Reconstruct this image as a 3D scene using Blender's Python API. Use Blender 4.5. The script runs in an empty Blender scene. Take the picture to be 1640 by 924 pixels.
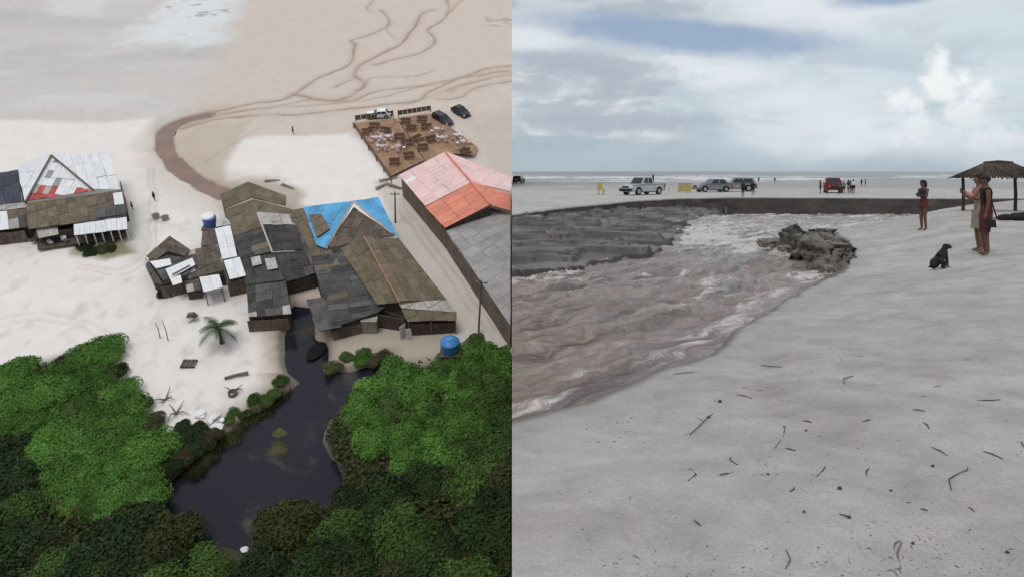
import bpy, bmesh, math, random
import numpy as np
from mathutils import Vector, Matrix, noise

random.seed(7)
np.random.seed(7)
sc = bpy.context.scene
COL = sc.collection
R = math.radians

# ------------------------------------------------------------------ camera
F, CX, HY, CH = 1300.0, 820.0, 275.0, 1.85
cd = bpy.data.cameras.new('camera')
cd.sensor_width = 36.0
cd.sensor_fit = 'HORIZONTAL'
cd.lens = 36.0 * F / 1640.0
cd.shift_y = -(462.0 - HY) / 1640.0
cd.clip_start = 0.05
cd.clip_end = 20000.0
cam = bpy.data.objects.new('camera', cd)
COL.objects.link(cam)
cam.location = (0, 0, CH)
cam.rotation_euler = (R(90), 0, 0)
sc.camera = cam

# ------------------------------------------------------------------ light
SUN_EL, SUN_AZ = R(52), R(200)          # azimuth clockwise from +Y
world = bpy.data.worlds.new('World')
sc.world = world
world.use_nodes = True
world.cycles.sampling_method = 'MANUAL'
world.cycles.sample_map_resolution = 256
sd = bpy.data.lights.new('sun', 'SUN')
sd.energy = 1.1
sd.angle = R(25)
sd.color = (1.0, 0.965, 0.92)
sun = bpy.data.objects.new('sun', sd)
COL.objects.link(sun)
to_sun = Vector((math.sin(SUN_AZ) * math.cos(SUN_EL), math.cos(SUN_AZ) * math.cos(SUN_EL), math.sin(SUN_EL)))
sun.rotation_euler = (-to_sun).to_track_quat('-Z', 'Y').to_euler()

vs = sc.view_settings
vs.view_transform = 'Standard'
vs.look = 'None'
vs.exposure = 0.12
vs.gamma = 1.0
vs.use_curve_mapping = False
sc.cycles.max_bounces = 5
sc.cycles.diffuse_bounces = 2
sc.cycles.glossy_bounces = 2
sc.cycles.transmission_bounces = 2
sc.cycles.use_adaptive_sampling = True
sc.cycles.adaptive_threshold = 0.02


# ------------------------------------------------------------------ node helper
class NT:
    def __init__(self, tree):
        self.t = tree
        self.n = tree.nodes
        self.l = tree.links

    def put(self, sock, v):
        if hasattr(v, 'is_output'):
            self.l.new(v, sock)
        elif isinstance(v, (tuple, list)) and sock.type == 'RGBA' and len(v) == 3:
            sock.default_value = (v[0], v[1], v[2], 1)
        else:
            sock.default_value = v

    def math(self, op, a, b=0.0, c=None, clamp=False):
        n = self.n.new('ShaderNodeMath')
        n.operation = op
        n.use_clamp = clamp
        self.put(n.inputs[0], a)
        if len(n.inputs) > 1 and b is not None:
            self.put(n.inputs[1], b)
        if c is not None:
            self.put(n.inputs[2], c)
        return n.outputs[0]

    def vmath(self, op, a, b):
        n = self.n.new('ShaderNodeVectorMath')
        n.operation = op
        self.put(n.inputs[0], a)
        self.put(n.inputs[1], b)
        return n.outputs[0]

    def mix(self, f, a, b, mode='MIX'):
        n = self.n.new('ShaderNodeMix')
        n.data_type = 'RGBA'
        n.blend_type = mode
        n.clamp_factor = True
        self.put(n.inputs['Factor'], f)
        self.put(n.inputs[6], a)
        self.put(n.inputs[7], b)
        return n.outputs[2]

    def noise(self, vec, scale, detail=4.0, rough=0.55, dist=0.0):
        n = self.n.new('ShaderNodeTexNoise')
        if vec is not None:
            self.put(n.inputs['Vector'], vec)
        n.inputs['Scale'].default_value = scale
        n.inputs['Detail'].default_value = detail
        n.inputs['Roughness'].default_value = rough
        n.inputs['Distortion'].default_value = dist
        return n.outputs['Fac']

    def mapr(self, v, a, b, c=0.0, d=1.0, smooth=False):
        n = self.n.new('ShaderNodeMapRange')
        n.interpolation_type = 'SMOOTHSTEP' if smooth else 'LINEAR'
        self.put(n.inputs['Value'], v)
        n.inputs['From Min'].default_value = a
        n.inputs['From Max'].default_value = b
        n.inputs['To Min'].default_value = c
        n.inputs['To Max'].default_value = d
        return n.outputs[0]

    def comb(self, x, y, z):
        n = self.n.new('ShaderNodeCombineXYZ')
        self.put(n.inputs[0], x)
        self.put(n.inputs[1], y)
        self.put(n.inputs[2], z)
        return n.outputs[0]

    def sep(self, v):
        n = self.n.new('ShaderNodeSeparateXYZ')
        self.put(n.inputs[0], v)
        return n.outputs

    def coord(self, which='Object'):
        return self.n.new('ShaderNodeTexCoord').outputs[which]

    def attr(self, name, out='Color'):
        n = self.n.new('ShaderNodeAttribute')
        n.attribute_name = name
        return n.outputs[out]

    def bump(self, h, strength=0.3, dist=0.05):
        n = self.n.new('ShaderNodeBump')
        n.inputs['Strength'].default_value = strength
        n.inputs['Distance'].default_value = dist
        self.put(n.inputs['Height'], h)
        return n.outputs[0]


# ------------------------------------------------------------------ sky: broken overcast over a Nishita sky
def build_sky():
    t = world.node_tree
    t.nodes.clear()
    N = NT(t)
    out = t.nodes.new('ShaderNodeOutputWorld')
    bg = t.nodes.new('ShaderNodeBackground')
    sky = t.nodes.new('ShaderNodeTexSky')
    sky.sky_type = 'NISHITA'
    sky.sun_disc = False
    sky.sun_elevation = SUN_EL
    sky.sun_rotation = SUN_AZ
    blue = N.mix(1.0, sky.outputs[0], (0.10, 0.10, 0.10), 'MULTIPLY')
    blue = N.mix(0.80, blue, (0.27, 0.35, 0.50))
    d = N.coord('Generated')
    x, y, z = N.sep(d)
    az = N.math('ARCTAN2', x, y)
    el = N.math('ARCSINE', z)
    # layered cloud field, stretched along the horizon
    p = N.comb(N.math('MULTIPLY', az, 2.2), N.math('MULTIPLY', el, 9.0), 0.35)
    n1 = N.noise(p, 1.7, 6, 0.55, 0.5)
    p2 = N.comb(N.math('MULTIPLY', az, 3.0), N.math('MULTIPLY', el, 8.0), 4.1)
    n2 = N.noise(p2, 2.6, 7, 0.58, 0.4)
    p3 = N.comb(N.math('MULTIPLY', az, 9.0), N.math('MULTIPLY', el, 11.0), 1.7)
    n3 = N.noise(p3, 3.0, 6, 0.6, 0.2)
    # vertical tone of the overcast
    ramp = t.nodes.new('ShaderNodeValToRGB')
    N.put(ramp.inputs[0], N.mapr(el, -0.02, 0.6))
    e = ramp.color_ramp.elements
    e[0].position = 0.0
    e[0].color = (0.38, 0.45, 0.50, 1)
    e[1].position = 1.0
    e[1].color = (0.66, 0.69, 0.73, 1)
    for pos, c in ((0.06, (0.40, 0.475, 0.53)), (0.16, (0.41, 0.49, 0.55)), (0.28, (0.50, 0.56, 0.62)), (0.5, (0.58, 0.62, 0.68))):
        k = e.new(pos)
        k.color = (c[0], c[1], c[2], 1)
    base = ramp.outputs[0]
    # lit rims and grey undersides
    # a wide clearing to the right where thinner cloud lets light through
    light = N.mapr(az, 0.05, 0.45, 0.0, 1.0, True)
    lower = N.mapr(el, 0.0, 0.05, 0.0, 1.0, True)
    base = N.mix(N.math('MULTIPLY', N.math('MULTIPLY', light, lower), N.mapr(n2, 0.3, 0.65, 0.35, 0.95)), base, (0.61, 0.69, 0.75))
    base = N.mix(N.math('MULTIPLY', N.mapr(n1, 0.49, 0.66, 0, 0.9, True), lower), base, (0.69, 0.715, 0.755))
    base = N.mix(N.math('MULTIPLY', N.mapr(n2, 0.53, 0.38, 0, 0.75, True), N.math('SUBTRACT', 1.0, N.math('MULTIPLY', light, 0.75))), base, (0.36, 0.415, 0.475))
    def blob(a0, e0, ra, re, slope=0.0):
        da = N.math('SUBTRACT', az, a0)
        de = N.math('SUBTRACT', N.math('SUBTRACT', el, e0), N.math('MULTIPLY', da, slope))
        q = N.math('ADD', N.math('POWER', N.math('ABSOLUTE', N.math('DIVIDE', da, ra)), 2.0), N.math('POWER', N.math('ABSOLUTE', N.math('DIVIDE', de, re)), 2.0))
        return N.math('SUBTRACT', 1.0, N.math('SQRT', q))

    # pale fringes of the cloud deck round the gap, then the gap itself
    wob = N.math('MULTIPLY', N.math('SUBTRACT', n3, 0.5), 2.4)
    wob2 = N.math('MULTIPLY', N.math('SUBTRACT', n2, 0.5), 2.5)
    whites = N.math('MAXIMUM', blob(0.0, 0.160, 0.10, 0.022), blob(0.33, 0.185, 0.16, 0.035))
    whites = N.math('MAXIMUM', whites, blob(0.22, 0.118, 0.15, 0.020, -0.1))
    whites = N.math('MAXIMUM', whites, blob(0.37, 0.06, 0.13, 0.06))
    base = N.mix(N.mapr(N.math('ADD', whites, N.math('MULTIPLY', wob2, 0.45)), 0.0, 0.75, 0, 0.75, True), base, (0.72, 0.76, 0.80))
    greys = N.math('MAXIMUM', blob(0.10, 0.130, 0.14, 0.018, -0.12), blob(0.13, 0.060, 0.17, 0.018))
    greys = N.math('MAXIMUM', greys, blob(0.16, 0.195, 0.09, 0.014))
    base = N.mix(N.mapr(N.math('ADD', greys, N.math('MULTIPLY', wob, 0.45)), 0.0, 0.6, 0, 0.8, True), base, (0.385, 0.44, 0.50))
    gap = N.math('MAXIMUM', blob(0.22, 0.163, 0.22, 0.026, -0.12), N.math('MULTIPLY', blob(0.44, 0.195, 0.11, 0.018, 0.05), 0.7))
    gapf = N.mapr(N.math('ADD', gap, N.math('ADD', N.math('MULTIPLY', wob2, 0.40), N.math('MULTIPLY', wob, 0.16))), 0.0, 0.55, 0, 0.9, True)
    base = N.mix(gapf, base, blue)
    # towering cumulus on the right, bright on its sunward side
    cum = blob(0.490, 0.092, 0.042, 0.028)
    for a in ((0.484, 0.112, 0.018, 0.026), (0.524, 0.086, 0.030, 0.020), (0.452, 0.078, 0.030, 0.022), (0.512, 0.060, 0.042, 0.030),
              (0.530, 0.034, 0.040, 0.024), (0.47, 0.045, 0.05, 0.030), (0.55, 0.010, 0.07, 0.014)):
        cum = N.math('MAXIMUM', cum, blob(*a))
    p4 = N.comb(N.math('MULTIPLY', az, 24.0), N.math('MULTIPLY', el, 24.0), 7.2)
    n4 = N.noise(p4, 1.7, 7, 0.6, 0.35)
    cm = N.math('ADD', cum, N.math('MULTIPLY', N.math('SUBTRACT', n4, 0.5), 1.35))
    top = N.mapr(el, 0.045, 0.11)
    cumf = N.math('MULTIPLY', N.mapr(cm, 0.0, 0.75, 0, 1.0, True), N.mapr(el, 0.0, 0.10, 0.30, 0.92))
    ccol = N.mix(N.mapr(N.math('ADD', n4, N.math('MULTIPLY', cum, 0.3)), 0.40, 0.72), (0.60, 0.67, 0.72), (0.84, 0.86, 0.86))
    ccol = N.mix(N.mapr(el, 0.075, 0.0, 0, 0.8), ccol, (0.60, 0.67, 0.71))
    base = N.mix(cumf, base, ccol)
    # below the horizon: sea tone
    base = N.mix(N.mapr(el, -0.005, -0.03), base, (0.30, 0.31, 0.32))
    t.links.new(base, bg.inputs[0])
    bg.inputs[1].default_value = 1.0
    t.links.new(bg.outputs[0], out.inputs[0])


build_sky()


# ------------------------------------------------------------------ geometry of the two grounds
# the shore side (x > 0) is level; the village side (x < 0) lies on a long slope that climbs away from the viewer
def RP(px, py, z=0.0):
    Y = F * (CH - z) / (py - HY)
    return Vector(((px - CX) / F * Y, Y, z))


SL = 0.596
TH = math.atan(SL)
CC = 75.0
ORG = Vector((0, 0, CH - CC))
ML = Matrix.Translation(ORG) @ Matrix.Rotation(TH, 4, 'X')
MLI = ML.inverted()
CAML = MLI @ Vector((0, 0, CH))
ML3 = ML.to_3x3().inverted()


def LP(px, py, h=0.0):
    d = ML3 @ Vector(((px - CX) / F, 1.0, -(py - HY) / F))
    t = (h - CAML.z) / d.z
    p = CAML + d * t
    return Vector((p.x, p.y, h))


def lpix(a, b):
    """pixel of slope-ground points (numpy), used only to read zones"""
    p = np.stack([a, b, np.zeros_like(a)], -1)
    m = np.array(ML)
    w = p @ m[:3, :3].T + m[:3, 3]
    return CX + F * w[..., 0] / w[..., 1], HY - F * (w[..., 2] - CH) / w[..., 1]


# ------------------------------------------------------------------ object helpers
def tag(o, label=None, cat=None, group=None, kind=None):
    if label:
        o['label'] = label
    if cat:
        o['category'] = cat
    if group:
        o['group'] = group
    if kind:
        o['kind'] = kind
    return o


def empty(name, M, label=None, cat=None, group=None):
    o = bpy.data.objects.new(name, None)
    o.empty_display_size = 0.2
    COL.objects.link(o)
    o.matrix_world = M
    return tag(o, label, cat, group)


def mesh_data(name, v, f, mats=(), smooth=False, fm=None):
    me = bpy.data.meshes.new(name)
    me.from_pydata([tuple(p) for p in v], [], f)
    for m in mats if isinstance(mats, (list, tuple)) else [mats]:
        me.materials.append(m)
    if fm is not None:
        me.polygons.foreach_set('material_index', fm)
    if smooth:
        me.polygons.foreach_set('use_smooth', [True] * len(me.polygons))
    me.update()
    return me


def put(name, me, parent=None, M=None):
    o = bpy.data.objects.new(name, me)
    COL.objects.link(o)
    if parent is not None:
        o.parent = parent
    if M is not None:
        if parent is not None:
            o.matrix_local = M
        else:
            o.matrix_world = M
    return o


class MB:
    """collects boxes, tubes and prisms into one mesh"""
    def __init__(self):
        self.v = []
        self.f = []

    def add(self, v, f):
        b = len(self.v)
        self.v += [Vector(p) for p in v]
        self.f += [tuple(i + b for i in q) for q in f]
        return self

    def box(self, c, s, rot=None, taper=1.0):
        v = []
        for k in (-1, 1):
            tp = taper if k > 0 else 1.0
            for i, j in ((-1, -1), (1, -1), (1, 1), (-1, 1)):
                p = Vector((i * s[0] / 2 * tp, j * s[1] / 2 * tp, k * s[2] / 2))
                if rot is not None:
                    p = rot @ p
                v.append(p + Vector(c))
        return self.add(v, [(0, 3, 2, 1), (4, 5, 6, 7), (0, 1, 5, 4), (1, 2, 6, 5), (2, 3, 7, 6), (3, 0, 4, 7)])

    def tube(self, pts, rad, n=6, cap=True):
        pts = [Vector(p) for p in pts]
        if not isinstance(rad, (list, tuple)):
            rad = [rad] * len(pts)
        v, f = [], []
        for i, p in enumerate(pts):
            d = (pts[min(i + 1, len(pts) - 1)] - pts[max(i - 1, 0)]).normalized()
            a = d.orthogonal().normalized() if i == 0 else (a - d * a.dot(d)).normalized()
            b = d.cross(a)
            for k in range(n):
                t = 2 * math.pi * k / n
                v.append(p + (a * math.cos(t) + b * math.sin(t)) * rad[i])
        for i in range(len(pts) - 1):
            for k in range(n):
                f.append((i * n + k, i * n + (k + 1) % n, (i + 1) * n + (k + 1) % n, (i + 1) * n + k))
        if cap:
            f.append(tuple(range(n - 1, -1, -1)))
            f.append(tuple((len(pts) - 1) * n + k for k in range(n)))
        return self.add(v, f)

    def slab(self, poly, nrm, th):
        """poly: top outline; extruded down by th along nrm"""
        n = len(poly)
        v = [Vector(p) for p in poly] + [Vector(p) - nrm * th for p in poly]
        f = [tuple(range(n)), tuple(range(2 * n - 1, n - 1, -1))]
        f += [((i + 1) % n, i, n + i, n + (i + 1) % n) for i in range(n)]
        return self.add(v, f)

    def data(self, name, mat, smooth=False):
        return mesh_data(name, self.v, self.f, mat, smooth)

    def put(self, name, mat, parent=None, M=None, smooth=False):
        return put(name, self.data(name, mat, smooth), parent, M)


def copy_tree(o, parent=None):
    c = o.copy()
    COL.objects.link(c)
    if parent is not None:
        c.parent = parent
    for ch in list(o.children):
        copy_tree(ch, c)
    return c


def T(v):
    return Matrix.Translation(Vector(v))


def RZ(a):
    return Matrix.Rotation(a, 4, 'Z')


ORD = ['first', 'second', 'third', 'fourth', 'fifth', 'sixth', 'seventh', 'eighth', 'ninth', 'tenth', 'eleventh', 'twelfth',
       'thirteenth', 'fourteenth', 'fifteenth', 'sixteenth', 'seventeenth', 'eighteenth', 'nineteenth', 'twentieth']


# ------------------------------------------------------------------ materials
MATS = {}


def mat(name, col, rough=0.7, var=0.25, scale=1.5, bump=0.0, bscale=12.0, dark=None, rnd=0.0, metal=0.0, spec=0.3, dirt=0.0, wave=None):
    if name in MATS:
        return MATS[name]
    m = bpy.data.materials.new(name)
    m.use_nodes = True
    N = NT(m.node_tree)
    b = m.node_tree.nodes['Principled BSDF']
    co = N.coord('Object')
    d = dark if dark else tuple(c * (1 - var) for c in col)
    l = tuple(min(1, c * (1 + var * 0.6)) for c in col)
    c = N.mix(N.mapr(N.noise(co, scale, 5, 0.6, 0.3), 0.32, 0.68), d, l)
    if dirt:
        c = N.mix(N.mapr(N.noise(co, scale * 0.45 + 0.3, 6, 0.7, 0.5), 0.5, 0.72, 0, dirt), c, (0.13, 0.095, 0.065))
    if wave:
        uv = N.coord('UV')
        ux, uy, _ = N.sep(uv)
        st = N.noise(N.comb(N.math('MULTIPLY', ux, 0.35), N.math('MULTIPLY', uy, 3.2), 0.0), 1.6, 5, 0.65)
        c = N.mix(N.mapr(st, 0.42, 0.66, 0, 0.55), c, tuple(min(1, k * wave) for k in col))
        if dirt or wave < 1:
            st2 = N.noise(N.comb(N.math('MULTIPLY', ux, 0.22), N.math('MULTIPLY', uy, 2.0), 5.0), 2.0, 4, 0.6)
            c = N.mix(N.mapr(st2, 0.56, 0.72, 0, 0.5), c, (0.16, 0.10, 0.065))
    if rnd:
        oi = m.node_tree.nodes.new('ShaderNodeObjectInfo')
        g = N.mapr(oi.outputs['Random'], 0, 1, 1 - rnd, 1 + rnd * 0.6)
        c = N.mix(1.0, c, N.comb(g, g, g), 'MULTIPLY')
    N.put(b.inputs['Base Color'], c)
    b.inputs['Roughness'].default_value = rough
    b.inputs['Metallic'].default_value = metal
    b.inputs['Specular IOR Level'].default_value = spec
    if wave:
        rib = N.math('SINE', N.math('MULTIPLY', uy, 30.0))
        h = N.math('ADD', N.math('MULTIPLY', rib, 0.5), N.noise(co, bscale, 4, 0.6))
        N.put(b.inputs['Normal'], N.bump(h, 0.5, 0.05))
    elif bump:
        N.put(b.inputs['Normal'], N.bump(N.noise(co, bscale, 5, 0.6), bump, 0.05))
    MATS[name] = m
    return m


def leaf_mat(name, c1, c2, c3=None):
    m = bpy.data.materials.new(name)
    m.use_nodes = True
    t = m.node_tree
    N = NT(t)
    b = t.nodes['Principled BSDF']
    oi = t.nodes.new('ShaderNodeObjectInfo')
    co = N.coord('Object')
    c = N.mix(N.mapr(N.noise(co, 1.1, 4, 0.6), 0.35, 0.65), c1, c2)
    if c3:
        c = N.mix(N.mapr(N.noise(co, 0.55, 3, 0.6), 0.55, 0.7, 0, 0.7), c, c3)
    rnd = N.attr('tint', 'Fac')
    g = N.math('MULTIPLY', N.mapr(oi.outputs['Random'], 0, 1, 0.7, 1.2), N.mapr(rnd, 0, 1, 0.55, 1.35))
    c = N.mix(1.0, c, N.comb(g, g, N.math('MULTIPLY', g, 0.95)), 'MULTIPLY')
    N.put(b.inputs['Base Color'], c)
    b.inputs['Roughness'].default_value = 0.6
    b.inputs['Specular IOR Level'].default_value = 0.15
    tr = t.nodes.new('ShaderNodeBsdfTranslucent')
    N.put(tr.inputs[0], c)
    ms = t.nodes.new('ShaderNodeMixShader')
    ms.inputs[0].default_value = 0.2
    t.links.new(b.outputs[0], ms.inputs[1])
    t.links.new(tr.outputs[0], ms.inputs[2])
    t.links.new(ms.outputs[0], t.nodes['Material Output'].inputs[0])
    MATS[name] = m
    return m

# ------------------------------------------------------------------ numpy noise and distances
_perm = np.random.RandomState(3).rand(256, 256)


def vnoise(x, y):
    xi = np.floor(x).astype(int)
    yi = np.floor(y).astype(int)
    fx = x - xi
    fy = y - yi
    fx = fx * fx * (3 - 2 * fx)
    fy = fy * fy * (3 - 2 * fy)
    g = lambda i, j: _perm[(xi + i) & 255, (yi + j) & 255]
    return (g(0, 0) * (1 - fx) + g(1, 0) * fx) * (1 - fy) + (g(0, 1) * (1 - fx) + g(1, 1) * fx) * fy


def fbm(x, y, s=1.0, o=4, seed=0.0, gain=0.5):
    r = np.zeros_like(x, dtype=float)
    a, t = 1.0, 0.0
    x = x * s + seed * 17.3
    y = y * s + seed * 9.1
    for k in range(o):
        r += a * vnoise(x, y)
        t += a
        a *= gain
        x = x * 2.03 + 5.2
        y = y * 2.03 + 1.3
    return r / t - 0.5


def sstep(a, b, x):
    t = np.clip((x - a) / (b - a), 0, 1)
    return t * t * (3 - 2 * t)


def poly_dist(x, y, pts, closed=False):
    """unsigned distance and side (>0 = left of travel) to a polyline, plus the width parameter 0..1"""
    best = np.full(x.shape, 1e9)
    side = np.zeros(x.shape)
    par = np.zeros(x.shape)
    n = len(pts)
    m = n if closed else n - 1
    for i in range(m):
        ax, ay = pts[i][0], pts[i][1]
        bx, by = pts[(i + 1) % n][0], pts[(i + 1) % n][1]
        dx, dy = bx - ax, by - ay
        L = dx * dx + dy * dy + 1e-12
        t = np.clip(((x - ax) * dx + (y - ay) * dy) / L, 0, 1)
        qx, qy = x - (ax + t * dx), y - (ay + t * dy)
        d = np.sqrt(qx * qx + qy * qy)
        k = d < best
        best = np.where(k, d, best)
        side = np.where(k, dx * qy - dy * qx, side)
        par = np.where(k, (i + t) / m, par)
    return best, side, par


def inside(x, y, pts):
    r = np.zeros(x.shape, bool)
    n = len(pts)
    for i in range(n):
        x0, y0 = pts[i][0], pts[i][1]
        x1, y1 = pts[(i + 1) % n][0], pts[(i + 1) % n][1]
        if y0 == y1:
            continue
        c = ((y0 > y) != (y1 > y)) & (x < (x1 - x0) * (y - y0) / (y1 - y0) + x0)
        r ^= c
    return r


def sdist(x, y, pts):
    """signed distance to a closed polygon, positive inside"""
    d, _, _ = poly_dist(x, y, pts, True)
    return np.where(inside(x, y, pts), d, -d)


def grid_mesh(name, X, Y, Z, mats, attrs=None, smooth=True):
    h, w = X.shape
    me = bpy.data.meshes.new(name)
    v = np.stack([X, Y, Z], -1).reshape(-1, 3).astype(np.float32)
    idx = np.arange(h * w).reshape(h, w)
    q = np.stack([idx[:-1, :-1], idx[:-1, 1:], idx[1:, 1:], idx[1:, :-1]], -1).reshape(-1, 4)
    me.vertices.add(len(v))
    me.vertices.foreach_set('co', v.ravel())
    me.loops.add(q.size)
    me.loops.foreach_set('vertex_index', q.ravel().astype(np.int32))
    me.polygons.add(len(q))
    me.polygons.foreach_set('loop_start', np.arange(0, q.size, 4, dtype=np.int32))
    me.polygons.foreach_set('use_smooth', np.full(len(q), smooth))
    me.update(calc_edges=True)
    me.validate()
    for m in mats:
        me.materials.append(m)
    for k, a in (attrs or {}).items():
        if a.ndim == 3:
            at = me.color_attributes.new(k, 'FLOAT_COLOR', 'POINT')
            c = np.concatenate([a.reshape(-1, 3), np.ones((h * w, 1))], 1).astype(np.float32)
            at.data.foreach_set('color', c.ravel())
        else:
            at = me.attributes.new(k, 'FLOAT', 'POINT')
            at.data.foreach_set('value', a.ravel().astype(np.float32))
    return me


def ground_mat(name, bscale=8.0, bstr=0.35, bdist=0.03, speck=0.0, fine=60.0, amp=1.0):
    """albedo comes from the mesh's own zone colours (dry, wet, silty sand), broken up by noise"""
    m = bpy.data.materials.new(name)
    m.use_nodes = True
    N = NT(m.node_tree)
    b = m.node_tree.nodes['Principled BSDF']
    co = N.coord('Object')
    c = N.attr('soil')
    f = N.mapr(N.noise(co, bscale * 0.25, 6, 0.65, 0.4), 0.3, 0.7, 1 - 0.14 * amp, 1 + 0.10 * amp)
    c = N.mix(1.0, c, N.comb(f, f, f), 'MULTIPLY')
    f2 = N.mapr(N.noise(co, fine, 3, 0.7), 0.3, 0.7, 1 - 0.10 * amp, 1 + 0.08 * amp)
    c = N.mix(1.0, c, N.comb(f2, f2, f2), 'MULTIPLY')
    if speck:
        s = N.noise(co, 26.0, 3, 0.6)
        c = N.mix(N.mapr(s, 0.68, 0.74, 0, speck), c, (0.10, 0.09, 0.085))
    N.put(b.inputs['Base Color'], c)
    wet = N.attr('wet', 'Fac')
    N.put(b.inputs['Roughness'], N.mapr(wet, 0, 1, 0.9, 0.32))
    N.put(b.inputs['Specular IOR Level'], N.mapr(wet, 0, 1, 0.15, 0.5))
    h = N.math('ADD', N.noise(co, bscale, 6, 0.65, 0.3), N.math('MULTIPLY', N.noise(co, fine, 2, 0.6), 0.25))
    N.put(b.inputs['Normal'], N.bump(h, bstr, bdist))
    MATS[name] = m
    return m


# ================================================================== SHORE SIDE (x > 0)
def zw(Y):
    """the breach channel falls a little towards the sea"""
    return -0.35 - 0.022 * (Y - 7.0)


def RPW(px, py, lift=0.0):
    k = (py - HY) / F
    # CH - zw(Y) - lift = k Y
    Y = (CH + 0.35 - 0.154 - lift) / (k - 0.022)
    return Vector(((px - CX) / F * Y, Y, zw(Y) + lift))


NEAR = [RPW(*p) for p in ((560, 760), (720, 712), (820, 683), (900, 662), (1000, 630), (1080, 598), (1150, 560), (1210, 516), (1258, 482), (1310, 458),
                          (1345, 436), (1362, 410), (1352, 388), (1330, 372), (1385, 359), (1470, 351), (1600, 345.5), (1720, 343), (2100, 341))]
FAR = [RP(p[0], p[1], -0.5) for p in ((500, 392), (700, 362), (820, 345), (930, 331), (1010, 323), (1090, 318), (1180, 316.5), (1330, 317), (1500, 318), (1640, 318), (1900, 318), (2400, 318))]
SHELF = [RPW(*p) for p in ((500, 462), (700, 450), (820, 443), (870, 437), (960, 426), (1045, 410), (1080, 388), (1098, 368), (1112, 354), (1125, 345), (1180, 339))]


def dents(X, Y, cell=0.42, seed=0, r0=0.10, depth=0.030):
    """old footprints: shallow hollows with a slight rim, one at most per cell"""
    out = np.zeros_like(X, dtype=float)
    cx, cy = np.floor(X / cell), np.floor(Y / cell)
    for i in (-1, 0, 1):
        for j in (-1, 0, 1):
            a = (cx + i).astype(int)
            b_ = (cy + j).astype(int)
            h1 = _perm[(a * 7 + seed) & 255, (b_ * 13 + 5) & 255]
            h2 = _perm[(a * 3 + 11) & 255, (b_ * 5 + seed) & 255]
            h3 = _perm[(a * 11 + 77) & 255, (b_ * 17 + 31 + seed) & 255]
            px_, py_ = (a + h1) * cell, (b_ + h2) * cell
            d = np.hypot((X - px_), (Y - py_) * 0.75) / (r0 * (0.6 + 0.7 * h2))
            on = (h3 > 0.52) * (0.35 + 0.65 * h1)
            out += on * depth * (-np.exp(-d ** 2 * 1.4) + 0.45 * np.exp(-((d - 1.45) ** 2) * 5))
    return out


def shore_height(X, Y):
    w = zw(Y)
    dn, sn, _ = poly_dist(X, Y, NEAR)
    wob = fbm(X, Y, 0.9, 4, 1.0) * 0.35 * np.clip(Y / 12, 0.4, 1.5)
    dn = np.where(sn > 0, -dn, dn) + wob * 0.6            # positive on the near sand
    df, sf, _ = poly_dist(X, Y, FAR)
    df = np.where(sf > 0, df, -df) + fbm(X, Y, 0.6, 4, 2.0) * 0.5   # positive on the far beach
    ds, ss, _ = poly_dist(X, Y, SHELF)
    ds = np.where(ss > 0, ds, -ds) + fbm(X, Y, 0.7, 4, 3.0) * 1.2
    lump = fbm(X, Y, 0.45, 4, 4.0) * 0.10 + fbm(X, Y, 2.6, 4, 5.0) * 0.035 + fbm(X, Y, 11.0, 3, 6.0) * 0.014
    busy = np.clip(0.55 + fbm(X, Y, 0.35, 3, 7.0) * 3.0, 0.1, 1)
    lump = lump + (dents(X, Y) + dents(X, Y, 0.23, 40, 0.05, 0.014)) * busy
    lump = lump * sstep(0.0, 0.8, np.abs(dn))
    # near sand: small cut edge, then an easy rise
    cut = np.clip(0.09 + 0.22 * fbm(X, Y, 0.7, 3, 8.0), 0.01, 0.2)
    near = w + cut * sstep(0.0, 0.10, dn) + (0 - w - cut) * sstep(0.05, 3.2 + Y * 0.06, dn) + lump
    near = np.where(dn > 0, near, w - np.clip(-dn * 0.35, 0, 0.7))
    # far bank: a cut face up to the flat beach
    face = sstep(0.3, 0.9, df)
    far = (w - 0.6) * (1 - face) + (-0.5 + fbm(X, Y, 0.3, 4, 9.0) * 0.04 * sstep(1.0, 4.0, df)) * face
    # slumped terraces under the bank
    t = np.clip(ds / np.maximum(ds + np.maximum(-df, 0), 0.05), 0, 1)
    tt = t * 3.6 + fbm(X, Y, 0.5, 5, 10.0) * 3.2
    terr = (np.floor(tt) + sstep(0.84, 1.0, tt - np.floor(tt))) / 3.6
    shelf = w + 0.03 + np.clip(terr, -0.05, 1.3) * 0.62 + fbm(X, Y, 1.3, 4, 11.0) * 0.16 + np.abs(fbm(X * 0.8, Y, 0.8, 4, 16.0)) * -0.22 + 0.06
    shelf = np.where(ds > 0, shelf, w - 0.6)
    shelf = shelf * sstep(-0.05, 0.25, ds) + (w - 0.6) * (1 - sstep(-0.05, 0.25, ds))
    bank = np.where(df > 0, far, np.maximum(far, np.where(ds > 0, shelf, -9)))
    z = np.maximum(near, bank)
    return z, dn, df, ds


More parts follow.
